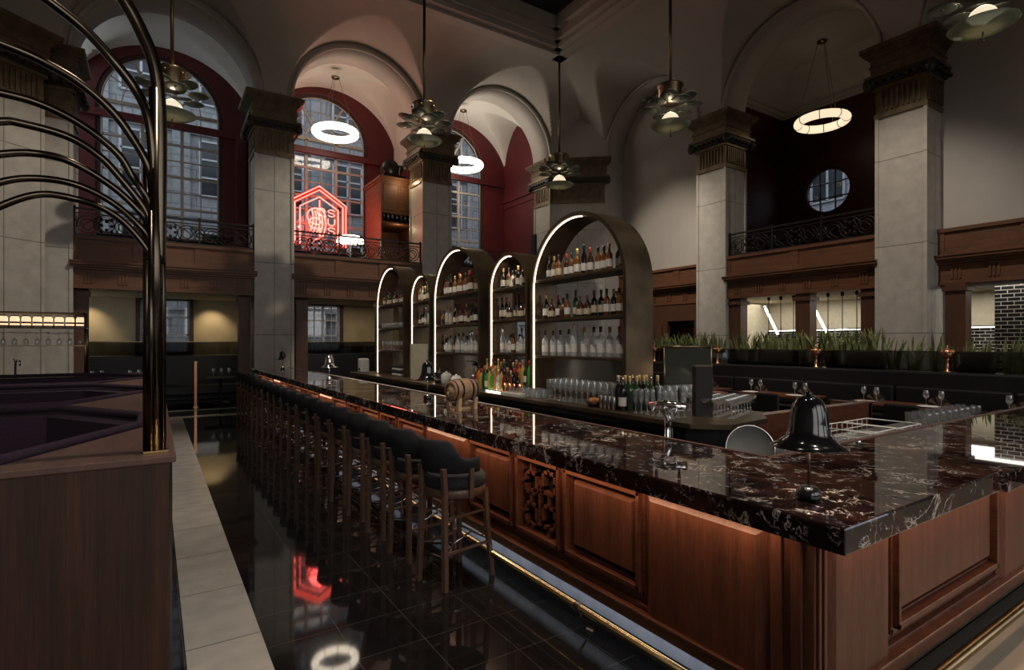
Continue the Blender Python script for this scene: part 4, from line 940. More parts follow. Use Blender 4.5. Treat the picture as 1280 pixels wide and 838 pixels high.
for k in range(3):
    y = K*k; t = thing('velvet_booth', 'dark aubergine velvet booth, %s from the camera' % ORD[k] if k else 'large dark aubergine velvet booth nearest the camera', 'booth', (-1.6,4.7+y,0), 0, 'velvet booths')
    inn = [(-3.1,3.25+y),(-.66,3.25+y),(-.06,4.42+y),(-.06,5.03+y),(-.66,6.04+y),(-3.1,6.04+y)]
    ins = [(-3.1,3.40+y),(-.74,3.40+y),(-.19,4.46+y),(-.19,4.99+y),(-.75,5.90+y),(-3.1,5.90+y)]
    b = MB(); n = len(inn)
    for i in range(n-1):
        (a0,a1),(b0,b1),(c0,c1),(d0,d1) = inn[i], inn[i+1], ins[i+1], ins[i]
        b.add([(a0,a1,.42),(b0,b1,.42),(b0,b1,1.16),(a0,a1,1.16)], [(0,1,2,3)]); b.add([(d0,d1,.42),(c0,c1,.42),(c0,c1,1.13),(d0,d1,1.13)], [(0,1,2,3)]); b.add([(a0,a1,1.16),(b0,b1,1.16),(c0,c1,1.13),(d0,d1,1.13)], [(0,1,2,3)])
    obj('upholstered_back', b, M['velvet'], t, world=True)
    obj('rolled_edge', MB().tube([(p[0],p[1],ZB-.005) for p in [(-3.1,3.29+y),(-.68,3.29+y),(-.08,4.44+y),(-.08,5.01+y),(-.68,5.98+y),(-3.1,5.98+y)]], .030, 10), M['velvet'], t, world=True)
    obj('seat', MB().prism(ins, .30, .47), M['velvet'], t, world=True, bevel=.03); obj('plinth', MB().prism(ins, 0, .30), M['oak'], t, world=True)
t = thing('booth_canopy', 'bronze post with arching ribs fanning out over the booths', 'canopy', (.005,3.275,ZB))
PY = 3.275
b = MB()
for dx, dy, r, h in ((0,0,.032,3.62),(-.036,.018,.02,3.25),(.030,.026,.014,3.3),(-.02,-.026,.014,3.0)): b.tube([(.005+dx,PY+dy,ZB+.01),(.005+dx,PY+dy,h-.6)], r, 14)
obj('post', b, M['post'], t, world=True)
b = MB(); b.box(-.05,.06,PY-.05,PY+.05,ZB,ZB+.014); obj('base_plate', b, M['brass'], t, world=True, bevel=.003)
RIBS = [([(187,325),(185,313),(160,283),(130,261),(95,249),(50,243),(0,258),(-60,290)],.016),
 ([(189,320),(187,303),(175,283),(140,253),(95,231),(45,223),(0,228),(-60,250)],.016),
 ([(190,310),(187,285),(173,263),(140,233),(90,203),(45,192),(0,193),(-60,205)],.017),
 ([(190,300),(188,282),(180,260),(150,222),(125,196),(85,171),(25,154),(0,152),(-60,158)],.018),
 ([(190,290),(189,262),(178,238),(165,220),(145,190),(100,155),(50,130),(0,116),(-60,104)],.018),
 ([(191,280),(190,230),(183,203),(165,172),(140,139),(100,104),(50,75),(0,54),(-60,32)],.020),
 ([(192,260),(192,210),(186,150),(170,113),(140,74),(105,36),(60,0),(0,-45)],.023),
 ([(199,330),(200,230),(200,150),(194,85),(176,38),(155,0),(125,-40),(80,-90)],.031)]
def smooth_path(P, n=6):
    out = []; Q = [P[0]]+P+[P[-1]]
    for i in range(1, len(Q)-2):
        p0, p1, p2, p3 = [Vector(q) for q in Q[i-1:i+3]]
        for k in range(n):
            s = k/n; out.append(.5*((2*p1)+(p2-p0)*s+(2*p0-5*p1+4*p2-p3)*s*s+(3*p1-p0-3*p2+p3)*s**3))
    return out+[Vector(P[-1])]
for pts, r in RIBS: obj('rib', MB().tube(smooth_path([atY(px, py, PY+random.uniform(-.012,.012)) for px, py in pts]), r, 10), M['post'], t, world=True)
# ================================================================== LAMPS
def chandelier(loc, ztop, label):
    t = thing('pendant_lamp', label, 'pendant lamp', loc, random.uniform(0,1), 'metal flower pendants'); zr = ztop-loc[2]
    b = MB(); b.tube([(0,0,.95),(0,0,zr)], .035, 10); obj('rod', b, M['agedbrass'], t); obj('ceiling_rose', MB().lathe([(.0,zr-.12),(.10,zr-.1),(.13,zr),(0,zr)], 16, caps=False), M['agedbrass'], t)
    b = MB().lathe([(0,.95),(.29,.95),(.30,.93),(.27,.90),(.26,.58),(.24,.55),(0,.55)], 28, caps=False)
    for k in range(6):
        a = k*pi/3; b.ball((.31*cos(a),.31*sin(a),.83), .03, 6); b.ball((.30*cos(a),.30*sin(a),.64), .025, 6)
    obj('cup', b, M['agedbrass'], t)
    for tier, (n, rad, z, tilt, pr) in enumerate(((6,.46,.56,R(-12),.19),(6,.50,.44,R(-3),.20))):
        for k in range(n):
            a = 2*pi*(k+.5*tier)/n; m = Matrix.Rotation(a,3,'Z') @ Matrix.Rotation(tilt,3,'Y'); b = MB()
            b.lathe([(0,.012),(pr*.9,.012),(pr,.0),(pr*.9,-.012),(0,-.012)], 20, (rad*cos(a),rad*sin(a),z), m, caps=False); b.ball((rad*cos(a),rad*sin(a),z), .03, 6)
            obj('petal', b, M['petal'], t)
    obj('glass_dome', MB().lathe([(.22*cos(pi/2*i/8),.05+.29*sin(pi/2*i/8)) for i in range(9)], 24, caps=False), M['dome'], t)
    obj('dish', MB().lathe([(0,-.06),(.2,-.045),(.38,.0),(.44,.04),(.445,.05)], 32, caps=False), M['dish'], t)
    b = MB(); b.tube([(0,0,-.05),(0,0,-.19)], .012, 6); b.ball((0,0,-.2), .03, 8); obj('finial', b, M['agedbrass'], t)
    plight('pendant_light', (loc[0],loc[1],loc[2]+.39), 2.5, (1,.82,.58), .03)
chandelier((.30,13.3,6.42), 11.0, 'large metal flower pendant behind the bronze ribs at left')
chandelier((5.61,12.6,6.72), 11.0, 'large metal flower pendant in front of the second far pillar')
chandelier((10.42,13.32,6.55), 10.62, 'metal flower pendant hanging from the ceiling corner above the nearest shelf arch')
chandelier((9.9,8.54,6.68), 11.0, 'metal flower pendant left of the right-hand stone pillar')
chandelier((10.75,3.13,6.62), 11.0, 'metal flower pendant cut by the top right corner')
def ring_lamp(loc, mat, label, ztop):
    t = thing('ring_lamp', label, 'ring lamp', loc, 0, 'ring lamps over the balconies'); b = MB(); r = .62
    b.tube([(r*cos(2*pi*i/48),r*sin(2*pi*i/48),0) for i in range(48)], .115, 14, True); obj('glowing_ring', b, mat, t)
    b = MB()
    for k in range(8):
        a = 2*pi*(k+.5)/8; b.tube([((r+.117*cos(2*pi*i/14))*cos(a),(r+.117*cos(2*pi*i/14))*sin(a),.117*sin(2*pi*i/14)) for i in range(14)], .012, 5, True)
    obj('joint', b, M['agedbrass'], t)
    b = MB()
    for k in range(3): a = 2*pi*k/3; b.tube([(r*cos(a),r*sin(a),.115),(.1*cos(a),.1*sin(a),ztop-loc[2])], .006, 5)
    b.lathe([(0,ztop-loc[2]-.04),(.13,ztop-loc[2]-.04),(.13,ztop-loc[2])], 14); obj('cable', b, M['agedbrass'], t)
ring_lamp((4.88,17.9,8.5), M['ring'], 'glowing ring lamp in front of the neon sign window', 10.3)
ring_lamp((9.53,17.9,8.28), M['ringbright'], 'glowing ring lamp beside the red end wall', 10.3)
ring_lamp((16.2,8.4,8.15), M['ringdim'], 'dim warm ring lamp above the round window', 10.48)
# ================================================================== BALCONY THINGS
t = thing('neon_sign', 'red neon sign shaped like a gabled house in the arched window', 'neon sign', (4.62,18.9,5.0)); 
def house(w, zb, ze, zp): return [(-w,0,zb),(-w,0,ze),(0,0,zp),(w,0,ze),(w,0,zb)]
for k, (w, zb, ze, zp) in enumerate(((.88,0,1.42,1.98),(.78,0,1.36,1.85),(.62,0,1.24,1.62))): obj('outline_tube', MB().tube(house(w,zb,ze,zp), .021, 6), M['neon'], t)
b = MB(); b.box(-.9,.9,.06,.075,-.05,.02)
for p, q in zip(house(.83,0,1.39,1.92), house(.83,0,1.39,1.92)[1:]): b.bar((p[0],.06,p[2]),(q[0],.06,q[2]), .2, .03, (0,1,0))
obj('backing', b, M['neonback'], t)
b = MB()                                                          # emblem of looping tubes in the middle
for k in range(5): b.tube([(-.30+.1*k+.10*sin(j/3), -.02, .45+.09*j-.04*k) for j in range(9)], .022, 6)
for r, x, z in ((.30,-.1,.95),(.2,-.14,.72),(.13,.05,1.12)): b.tube([(x+r*cos(2*pi*j/20), -.02, z+r*.9*sin(2*pi*j/20)) for j in range(17)], .022, 6)
b.tube([(-.2,-.02,.12),(.05,-.02,.3),(-.1,-.02,.45),(.1,-.02,.6)], .022, 6); b.tube([(0,-.02,.05),(0,-.02,1.5)], .02, 6)
obj('emblem', b, M['neon'], t)
plight('neon_glow', (4.62,18.75,6.0), 45, (1,.10,.09), .35)
def letter(P, x, z, s): return [(x+p[0]*s, -.02, z+p[1]*s) for p in P]
S_ = [(1,.85),(.7,1),(.3,1),(0,.8),(.2,.55),(.8,.45),(1,.2),(.7,0),(.3,0),(0,.15)]; U_ = [(0,1),(0,.25),(.25,0),(.75,0),(1,.25),(1,1)]
for P, z in ((S_,1.0),(U_,.7),(S_,.4)): obj('letter', MB().tube(letter(P,.28,z,.22), .018, 6), M['neon'], t)
t = thing('cabinet', 'tall oak cabinet on the far balcony, lit red on its left side', 'cabinet', (6.8,18.1,3.9))
b = MB(); b.box(-.62,.62,-.78,.8,0,.08); b.box(-.62,-.58,-.8,.8,0,3.22); b.box(.58,.62,-.8,.8,0,3.22); b.box(-.58,.58,.74,.8,0,3.22); b.box(-.58,.58,-.8,.8,2.1,3.22); b.box(-.58,.58,-.8,.8,.08,1.0); obj('body', b, M['bwood'], t)
b = MB(); b.box(-.68,.68,-.86,.84,3.22,3.3); b.box(-.65,.65,-.83,.82,3.14,3.22); obj('cornice', b, M['bwood'], t)
for x in (-.30,.30):
    b = MB(); b.frustum(lambda a,z,n: (a,-.8-n,z), x-.27,x+.27,2.2,3.06,0,.02,.03); obj('door', b, M['bwood'], t)
obj('shelf', MB().box(-.58,.58,-.78,.74,1.78,1.83), M['bwood'], t); obj('counter', MB().box(-.66,.66,-.9,.8,1.0,1.05), M['bwood'], t)
b = MB(); b.frustum(lambda a,z,n: (-.62-n,a,z), -.7,.7,.3,3.0,0,.02,.06); obj('side_panel', b, M['bwood'], t)
for i in range(7): glass('wine', (6.35+.15*i, 17.5, 3.9+1.83), 'clear wine glass standing in the open shelf of the balcony cabinet', 'wine glasses in the balcony cabinet', 1.3)
plight('cabinet_fill', (6.8,17.35,5.55), 5, (1,.7,.4), .05); plight('cabinet_fill', (6.8,16.9,7.0), 8, (1,.75,.45), .05)  # added warm points to brighten niche and front; no lamp modelled
t = thing('turntable', 'dark machine with a round drum on top of the balcony cabinet', 'machine', (6.75,17.8,7.2)); obj('body', MB().box(-.4,.4,-.25,.25,0,.18), M['black'], t, bevel=.03); obj('drum', MB().lathe([(0,-.2),(.26,-.2),(.28,0),(.26,.2),(0,.2)], 20, (-.1,0,.42), RX, caps=False), M['black'], t); obj('horn', MB().lathe([(.03,0),(.08,.2),(.22,.35)], 16, (.25,0,.18), caps=False), M['black'], t)
t = thing('dome_lamp', 'white glowing dome lamp on the balcony below the neon sign', 'lamp', (5.15,17.2,3.9)); obj('stand', MB().lathe([(.2,0),(.2,.03),(.02,.05),(.02,.98)], 16), M['black'], t); obj('shade', MB().lathe([(0,.98),(.42,.98),(.40,1.08),(.28,1.18),(0,1.22)], 28, caps=False), M['ring'], t)
t = thing('wall_speaker', 'small black speaker on the edge of the red end wall', 'speaker', (12.15,17.05,4.9)); obj('case', MB().box(-.1,.1,-.15,.12,0,.95), M['black'], t, bevel=.01); obj('grille', MB().box(-.09,.09,-.16,-.15,.03,.92), M['fabric'], t); obj('bracket', MB().box(-.03,.03,-.1,.1,-.15,0), M['iron'], t)
# balcony tables seen through the railings
for (x, y, lb) in ((-.2,17.6,'left'),(1.5,17.4,'right')):
    t = thing('balcony_table', 'small dark table behind the left balcony railing, on its %s side' % lb, 'table', (x,y,3.9)); obj('tabletop', MB().lathe([(0,.72),(.4,.72),(.4,.75),(0,.75)], 24, caps=False), M['black'], t); obj('pedestal', MB().lathe([(.25,0),(.25,.02),(.03,.05),(.03,.72)], 16), M['iron'], t)
# ================================================================== PLANTERS + DINING SIDE
t = thing('long_banquette', 'long black leather banquette below the row of snake plants', 'banquette', (11.1,4.5,0))
obj('back', MB().box(10.95,11.15,-2,11.6,0,1.245), M['leather'], t, world=True, bevel=.03); obj('planter_base', MB().box(11.15,11.75,-2,11.6,0,1.245), M['black'], t, world=True)
obj('seat', MB().box(10.45,10.98,-2,11.6,.28,.48), M['leather'], t, world=True, bevel=.04); obj('plinth', MB().box(10.55,10.95,-2,11.6,0,.28), M['black'], t, world=True)
for i in range(8): y = -1.2+1.6*i; obj('back_cushion', MB().box(10.88,10.96,y-.78,y+.78,.5,.98), M['leather'], t, world=True, bevel=.03)
zt_ = 1.60
def planter(y0, y1, label, taper=0):
    t = thing('planter_box', label, 'planter', (11.35,(y0+y1)/2,1.245)); h = zt_-1.245-.03; l = (y1-y0)/2
    b = MB(); b.add([(-.12,-l+taper,0),(.2,-l+taper,0),(.2,l-taper,0),(-.12,l-taper,0),(-.15,-l,h),(.25,-l,h),(.25,l,h),(-.15,l,h)], [(0,1,2,3),(0,1,5,4),(1,2,6,5),(2,3,7,6),(3,0,4,7)])
    b.add([(-.13,-l+.02,h-.05),(.23,-l+.02,h-.05),(.23,l-.02,h-.05),(-.13,l-.02,h-.05)], [(0,1,2,3)])
    obj('trough', b, M['fabric'], t); obj('rim', MB().tube([(-.15,-l,h),(.25,-l,h),(.25,l,h),(-.15,l,h)], .012, 6, True), M['black'], t)
def yat(px): return atX(px, 440, 11.3)[1]
SEG = [(818,892,'first dark planter box from the left, beside the shelf arch'),(912,1020,'long dark planter box in front of the oak posts and kitchen'),(1031,1104,'dark tapered planter box below the kitchen pendants'),(1196,1240,'small dark tapered planter box toward the right edge')]
for a, e, lb in SEG: planter(yat(e), yat(a), lb, .06 if a > 1000 else 0)
def snake(loc, n, h, label, sp=.1, spy=.12):
    b = MB()
    for i in range(n):
        x0, y0 = random.uniform(-sp,sp), random.uniform(-spy,spy); a = random.uniform(0,6.28); ln = h*random.uniform(.6,1.05); lean = random.uniform(.02,.16); d = math.atan2(y0, x0)+random.uniform(-.5,.5); wd = random.uniform(.024,.038)
        prev = []
        for k in range(7):
            s = k/6; c = Vector((x0+cos(d)*lean*s*s, y0+sin(d)*lean*s*s, ln*s)); w = wd*(1-.25*(1-s))*(1 if s < .55 else max(.0,(1-s)/.45)**.8); aa = a+.9*s
            u = Vector((cos(aa),sin(aa),0))*w; v = Vector((-sin(aa),cos(aa),0))*.006; prev.append([tuple(c-u+v), tuple(c-v*.6), tuple(c+u+v)])
        b.grid(prev)
    return tag(obj('snake_plant', b, M['leaf'], loc=loc), label, 'plant', 'snake plants on the banquette')
px_ = [824,836,848,860,872,884,898,922,936,950,964,978,992,1006,1022,1038,1052,1068,1084,1098]
for i, px in enumerate(px_):
    snake((11.35,yat(px),1.50), 16, .50 if px < 1015 else .52, 'green snake plant in a dark planter, %s from the left in the plant row' % ORD[i], .13, .16)
for px, lb, h, n in ((1114,'snake plant with tall leaves left of the big stone pillar base',.60,13),(1140,'spiky snake plant in front of the big stone pillar',.66,10),(1168,'snake plant at the right side of the big stone pillar',.66,12),(1206,'snake plant in the small planter toward the right edge',.6,13),(1232,'snake plant right of the small tapered planter',.58,12),(1258,'yellow-edged snake plant close to the right edge',.62,16),(1278,'snake plant cut by the right edge of the frame',.6,14)):
    snake((11.35,yat(px),1.25), n, h, lb, .10, .10)
t = thing('planter_screen', 'low smoked glass screen with a thin rail in front of the plants', 'screen', (11.16,4,1.245)); obj('glass_panel', MB().box(11.155,11.163,-1.5,11.5,1.25,zt_-.01), M['dglass'], t, world=True); obj('rail', MB().box(11.15,11.168,-1.5,11.5,zt_-.012,zt_), M['agedbrass'], t, world=True)
def finial(px, label):
    y = atX(px, 440, 11.08)[1]; t = thing('brass_finial', label, 'finial', (11.08,y,1.245), 0, 'copper finials on the banquette'); obj('stand', MB().lathe([(0,0),(.06,0),(.06,.015),(.03,.03),(.018,.2),(.03,.23),(0,.23)], 14, caps=False), M['copper'], t)
    b = MB().ball((0,0,.31), .085, 12)
    for k in range(8): b.ball((.075*cos(k*pi/4),.075*sin(k*pi/4),.34), .03, 6)
    obj('globe', b, M['copper'], t); obj('tip', MB().lathe([(.03,.38),(.012,.42),(.012,.45),(0,.45)], 10, caps=False), M['copper'], t)
for px, lb in ((818,'copper globe finial left of all, beside the shelf arch'),(897,'copper globe finial between the first and second planter'),(1020,'copper globe finial between the second and third planter'),(1184,'copper globe finial right of the big stone pillar')): finial(px, lb)
def dining_table(y, w, label):
    t = thing('dining_table', label, 'table', (10.1,y,0), 0, 'dark dining tables'); obj('tabletop', MB().box(-.38,.38,-w,w,.72,.75), M['mahogh'], t, bevel=.004); obj('pedestal', MB().lathe([(.24,0),(.24,.02),(.035,.05),(.035,.72)], 16), M['iron'], t)
TBL = [(7.7,.38,'first dark dining table from the left, near the nearest shelf arch'),(6.1,.75,'dark dining table right behind the near bell lamp'),(4.0,.75,'dark dining table in front of the big stone pillar'),(2.1,.75,'dark dining table at the right edge')]
for i, (y, w, lb) in enumerate(TBL):
    dining_table(y, w, lb); q = ('first','second','third','fourth')[i]+' dining table'
    for k, dy in enumerate(((-.45,.45) if w > .5 else (0,))):
        sd = ('right end of ','left end of ')[k] if w > .5 else ''
        t = thing('place_setting_plate', 'white plate on the %s%s' % (sd, q), 'plate', (9.93,y+dy,.75)); obj('dish', MB().lathe([(0,.004),(.09,.004),(.145,.018),(.147,.022),(.09,.009),(0,.009)], 28, caps=False), M['paper'], t); obj('rim', MB().tube([(.146*cos(2*pi*j/28),.146*sin(2*pi*j/28),.020) for j in range(28)], .003, 5, True), M['linen'], t)
        for m in (0,1): glass('wine', (10.12,y+dy+.1-.2*m,.75), '%s wine glass behind plate on %s%s' % (('left','right')[m], sd, q), None, 1.15)
        b = MB()
        for j in range(7):
            a0, a1 = pi*j/7, pi*(j+1)/7; b.add([(0,0,0),(.01*(-1)**j,.15*cos(a0),.15*sin(a0)),(.012*(-1)**(j+1),.15*cos(a1),.15*sin(a1)),(.03,0,0)], [(0,1,2),(3,2,1)])
        tag(obj('napkin', b, M['napkin'], loc=(10.3,y+dy,.75)), 'brown napkin folded like a fan on the %s%s' % (sd, q), 'napkin')
for i, (y, lb) in enumerate(((6.5,'second'),(5.7,'second'),(4.4,'third'),(3.6,'third'),(2.5,'fourth'))):
    t = thing('dining_chair', 'dark upholstered chair at the %s side of the %s dining table' % ('left' if i%2==0 else 'right', lb), 'chair', (9.35,y,0)); obj('seat', MB().box(-.22,.22,-.23,.23,.42,.5), M['leather'], t, bevel=.03); obj('backrest', MB().box(-.25,-.19,-.23,.23,.52,.84), M['leather'], t, bevel=.03)
    for sx in (-1,1):
        for sy in (-1,1): b = MB(); b.bar((sx*.19,sy*.2,0),(sx*.19,sy*.2,.43 if sx > 0 else .55), .035); obj('leg', b, M['mahog'], t)
# ================================================================== KITCHEN
t = thing('kitchen_counter', 'steel kitchen pass seen through the openings', 'counter', (16.2,5,0)); obj('body', MB().box(16,16.6,-3,10.5,0,.95), M['black'], t, world=True); obj('steel_top', MB().box(15.95,16.65,-3,10.5,.95,.99), M['steel'], t, world=True); obj('shelf', MB().box(16.1,16.5,-3,10.5,1.5,1.53), M['steel'], t, world=True)
t = thing('light_ledge', 'bright strip light along the top of the black kitchen tiles', 'strip light', (17.42,5,2.14)); obj('ledge', MB().box(17.35,17.54,-4,10.8,2.14,2.18), M['steel'], t, world=True); obj('tube', MB().box(17.44,17.48,-4,10.8,2.115,2.14), M['tube'], t, world=True)
t = thing('tiled_pier', 'black brick tiled pier in the kitchen at the right edge', 'pier', (15.9,3.65,0)); obj('tile_face', MB().box(15.5,15.93,3.0,4.3,1.0,3.0), M['blacktile'], t, world=True); obj('tile_side', MB().box(15.51,15.92,4.3,4.31,1.0,3.0), M['blacktilex'], t, world=True)
for i, px in enumerate((961,976,992,1035,1053,1071)):
    y = atX(px, 400, 14.7)[1]; t = thing('heat_lamp', 'dark heat lamp on a rod in the kitchen opening, %s from the left' % ORD[i], 'heat lamp', (14.7,y,1.85), 0, 'kitchen heat lamps'); obj('rod', MB().tube([(0,0,.2),(0,0,1.2)], .012, 6), M['iron'], t); obj('shade', MB().lathe([(.10,0),(.095,.04),(.05,.13),(.035,.16),(.03,.2),(0,.2)], 18, caps=False), M['iron'], t); obj('holder', MB().lathe([(.04,1.08),(.04,1.18)], 10), M['iron'], t)
for i, y in enumerate((10.25,8.7)):
    t = thing('slanted_tube', 'bright slanted light tube in the %s kitchen opening' % ('left','right')[i], 'light', (16.8,y,2.9)); obj('tube', MB().tube([(0,.30,.0),(0,-.15,-.9)], .04, 8), M['tube'], t); obj('cap', MB().ball((0,.30,0), .06, 8), M['steel'], t); obj('cord', MB().tube([(0,.3,0),(0,.3,.12)], .01, 6), M['black'], t)
# ================================================================== FAR LEFT: lit jar shelf, side counter, wall benches
t = thing('glass_shelf', 'brass-framed hanging shelf with lit jars at far left', 'shelf', (-1.9,12.25,1.75))
b = MB()
for x in (-1.02,-2.8): b.tube([(x,12.15,0.9),(x,12.15,2.26)], .02, 8); b.tube([(x,12.45,1.2),(x,12.45,2.26)], .02, 8)
for z in (2.02,2.25): b.tube([(-2.8,12.15,z),(-1.0,12.15,z)], .014, 8); b.tube([(-2.8,12.45,z),(-1.0,12.45,z)], .014, 8)
obj('frame', b, M['agedbrass'], t, world=True); obj('upper_shelf', MB().box(-2.8,-1.0,12.13,12.47,1.985,2.005), M['black'], t, world=True); obj('lower_rail', MB().box(-2.8,-1.0,12.13,12.47,1.68,1.695), M['agedbrass'], t, world=True)
b = MB()
for k in range(8): b.bar((-2.75+.24*k,12.15,1.92),(-2.75+.24*k,12.45,1.92), .012)
obj('hanging_rail', b, M['agedbrass'], t, world=True)
for i in range(12):
    x = -1.1-.145*i; o = obj('jar', MB().lathe([(0,0),(.055,0),(.06,.02),(.06,.15),(.045,.18),(0,.18)], 14, caps=False), M['jar'], loc=(x,12.27,2.008)); tag(o, 'amber glowing jar, %s from the right on the lit shelf at far left' % ORD[i], 'jar', 'glowing jars on the far left shelf')
    l = obj('lid', MB().lathe([(0,.18),(.05,.18),(.05,.20),(0,.20)], 12, caps=False), M['black'], o); obj('band', MB().lathe([(.061,.06),(.061,.09)], 14, caps=False), M['black'], o)
    for j in range(1): glass('wine', (x,12.25,1.70), 'wine glass hanging upside down under the lit jars at far left', 'wine glasses under the lit jars', 1.0, True)
t = thing('side_counter', 'small mahogany counter beyond the booths at far left', 'counter', (-2.2,11.5,0)); obj('body', MB().box(-3.4,-1.15,12.3,13.0,0,1.05), M['mahog'], t, world=True); obj('top', MB().box(-3.4,-1.1,12.25,13.05,1.05,1.09), M['mahogh'], t, world=True)
t = thing('side_tap', 'small chrome tap on the side counter at far left', 'tap', (-2.0,12.5,1.09)); obj('column', MB().lathe([(.04,0),(.04,.01),(.018,.02),(.018,.3)], 12), M['chrome'], t); obj('spout', MB().tube([(0,0,.28),(.03,-.06,.36),(.08,-.12,.34),(.08,-.14,.26)], .014, 8), M['chrome'], t); obj('handle', MB().tube([(0,0,.3),(-.02,0,.38)], .008, 6), M['black'], t)
def bench(x0, x1, label):
    t = thing('wall_bench', label, 'bench', ((x0+x1)/2,19.2,0)); obj('back', MB().box(x0,x1,19.2,19.45,0,1.35), M['leather'], t, world=True, bevel=.02); obj('seat', MB().box(x0,x1,18.6,19.22,.2,.48), M['leather'], t, world=True, bevel=.04); obj('glass_screen', MB().box(x0,x1,19.3,19.31,1.36,1.75), M['dglass'], t, world=True); obj('rail', MB().box(x0,x1,19.28,19.33,1.75,1.77), M['agedbrass'], t, world=True)
bench(-2.2,2.2,'black wall bench under the left square window'); bench(3.2,7.0,'black wall bench under the second square window')
for i, (x, lb) in enumerate(((-1.35,'left of the bronze post'),(-.35,'hidden by the bronze post'),(1.6,'near the far pillar'))):
    t = thing('wall_table', 'dark table by the far wall bench, '+lb, 'table', (x,17.9,0)); obj('tabletop', MB().box(-.4,.4,-.4,.4,.72,.75), M['black'], t, bevel=.004); obj('pedestal', MB().lathe([(.24,0),(.24,.02),(.035,.05),(.035,.72)], 16), M['iron'], t)
    for k in range(3): glass('wine', (x-.2+.2*k,17.75,.75), 'wine glass on the dark table by the far wall bench, '+lb, 'wine glasses on the table '+lb, 1.2)
for i, (x, lb) in enumerate(((-1.48,'left of the bronze post'),(2.05,'beside the far pillar'))):
    b = MB(); b.box(x-.14,x+.14,16.5,16.78,0,3.05); b.box(x-.17,x+.17,16.47,16.81,2.85,2.98); o = struct('column_%d' % (i+1), b, M['bwoodv'], label='dark oak column under the far balcony '+lb, cat='column')
for i, (x, lb) in enumerate(((3.55,'left of the second square window'),(5.95,'right of the second square window'),(6.75,'beside the farthest shelf arch'))):
    b = MB(); b.box(x-.16,x+.16,16.5,16.78,0,3.05); b.box(x-.19,x+.19,16.47,16.81,2.85,2.98); struct('column_%d' % (i+3), b, M['bwoodv'], label='dark oak column under the far balcony '+lb, cat='column')
t = thing('bollard_light', 'slim copper light post by the far wall bench right of the bronze post', 'light post', (.92,17.0,0)); obj('post', MB().box(-.03,.03,-.03,.03,0,1.2), M['copper'], t); obj('base', MB().box(-.06,.06,-.06,.06,0,.02), M['copper'], t); obj('cap', MB().box(-.035,.035,-.035,.035,1.2,1.23), M['brass'], t)
# ================================================================== OUTSIDE
def facade(name, label, f, u0, u1, z1, mat, du, loc):
    t = thing(name, label, 'building', loc); b = MB(); b.box(u0,u1,0,.6,-3,z1,f)
    for z in (3.2,7.4,11.6,15.8): b.box(u0,u1,-.25,0,z,z+.3,f); b.box(u0,u1,-.15,0,z-.35,z,f)
    n = int((u1-u0)/du)
    for i in range(n+1): u = u0+i*du; b.box(u-.35,u+.35,-.14,0,-3,z1,f)
    obj('wall', b, mat, t, world=True)
    for i in range(n):
        for z in (4.3,8.5,12.7):
            c = u0+(i+.5)*du; w = MB(); w.box(c-.75,c+.75,-.08,0,z,z+2.5,f); o = obj('window', w, M['facwin'], t, world=True)
            p = MB()
            for x in (c-.75,c,c+.75): p.box(x-.05,x+.05,-.12,-.02,z,z+2.5,f)
            for k in range(4): p.box(c-.75,c+.75,-.12,-.02,z+2.5*k/3-.04,z+2.5*k/3+.04,f)
            obj('window_frame', p, M['facbar'], o, world=True)
facade('building', 'grey stone building across the street seen through the arched windows', lambda a,n,z: (a,29+n,z), -8, 22, 20, M['facade'], 3.0, (7,29,-3))
facade('building', 'grey stone building seen through the round window', lambda a,n,z: (27+n,a,z), 2, 20, 20, M['facadey'], 2.6, (27,11,-3))
# ================================================================== LIGHT
w = bpy.data.worlds.new('world'); SC.world = w; w.use_nodes = True; nt = w.node_tree; bg = nt.nodes['Background']
bg.inputs['Color'].default_value = (.80,.90,1,1); bg.inputs['Strength'].default_value = 1.0
# warm strip under the counter overhang, cool strip under the base moulding
alight('undercounter_strip', (2.10,8.1,.985), (0,R(-25),0), .03, 13.6, 19, (1,.66,.42))
alight('undercounter_strip_end', (5.0,1.05,.985), (R(25),0,0), 5.4, .03, 5, (1,.66,.42))
alight('kick_strip', (2.17,8.1,.226), (0,R(-8),0), .02, 13.6, 4.5, (.75,.84,1))
# unseen entrance wall; openings sized for light, fill lamps added in them
b = MB()
ed = -4.7
for x0, x1 in ((-3.8,.8),(1.8,6.4),(7.4,12.0),(12.6,13.8)): b.box(ed,x0,-7.2,-7,0,11); b.box(x0,x1,-7.2,-7,0,2.2); b.box(x0,x1,-7.2,-7,6.2,11); ed = x1
b.box(ed,14.7,-7.2,-7,0,11); struct('wall_front', b, M['plaster'], label='entrance wall behind the viewer with tall openings for added fill light', cat='wall')
for x in (-1.5,4.1,9.7): alight('entrance_fill_light', (x,-6.9,4.4), (R(68),0,0), 4.4, 5.0, 34, (1,.87,.74), 104)  # added warm fill, tilted down to spare the ceiling
struct('ground', MB().box(-40,60,-60,-7.3,-.4,-.3).box(-40,60,20.2,60,-.4,-.3).box(19,60,-60,60,-.42,-.32), M['capdark'], label='dark street outside the windows', cat='ground')
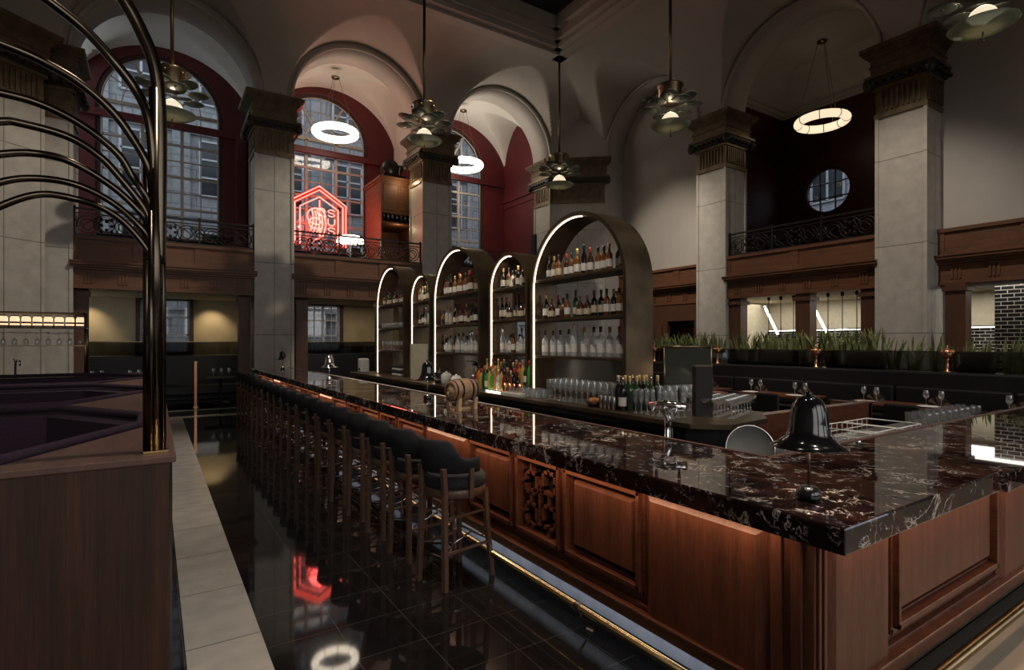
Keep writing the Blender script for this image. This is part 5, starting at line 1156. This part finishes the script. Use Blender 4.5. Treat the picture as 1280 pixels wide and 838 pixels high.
# kitchen and under-balcony lights, then added hall and back-bar fill
alight('kitchen_light', (16.0,5.0,3.0), (0,0,0), 2.0, 12, 190, (1,.93,.80))
for x in (-1.6,1.5): 
    l = bpy.data.lights.new('wall_washer', 'SPOT'); l.energy = 34; l.color = (1,.78,.48); l.spot_size = R(90); l.spot_blend = .9; l.shadow_soft_size = .04
    o = bpy.data.objects.new('wall_washer', l); C.objects.link(o); o.location = (x,18.9,3.0); o.rotation_euler = (R(25),0,0)
alight('balcony_soffit_light', (5.1,18.0,3.03), (0,0,0), 3, .3, 14, (1,.78,.5))
for p, a, e in (((.6,2.6,10.4),(4.2,4.4,1.6),420),((.6,6.0,10.4),(4.2,7.6,1.8),450),((.6,9.5,10.4),(4.2,10.6,1.8),420),((8.5,1.5,10.4),(11.2,4.2,1.4),650),((8.5,6.5,10.4),(11.2,8.0,1.4),500),((4.5,.5,10.4),(2.7,1.5,1.1),260),((9,1,10.4),(5,2.0,1.1),120),((1.0,3.0,10.4),(.6,3.6,0),300),((1.0,9.0,10.4),(.6,9.0,0),420),((8,10.5,10.4),(3,16.5,3),500),((8.5,11,10.4),(14.2,12.5,4),450),((8.0,5.0,10.4),(13.9,5.5,3.5),420),((8.0,9,10.4),(13.9,10.4,3.5),320),((2,9,10.4),(-2.2,16,3),420)):
    l = bpy.data.lights.new('ceiling_fill_spot', 'SPOT'); l.energy = e*2.3; l.color = (1,.88,.74); l.spot_size = R(42); l.spot_blend = .8; l.shadow_soft_size = .08  # added overhead fill without fixtures, to brighten bar and hall
    o = bpy.data.objects.new('ceiling_fill_spot', l); C.objects.link(o); o.location = p; o.rotation_euler = (Vector(a)-Vector(p)).to_track_quat('-Z','Y').to_euler()
for a in ARCH: alight('arch_fill_light', (a[0]*0+4.22, a[0], a[2]-.12), (0,0,0), .1, a[1], 2.2 if a[1] > .6 else 1.2, (1,.82,.6))  # added area fill under each arch crown to brighten the bottles
alight('back_bar_fill', (4.9,7.5,1.45), (0,R(40),0), .1, 8, 6, (1,.75,.5))  # added fill behind the arches to brighten the glassware
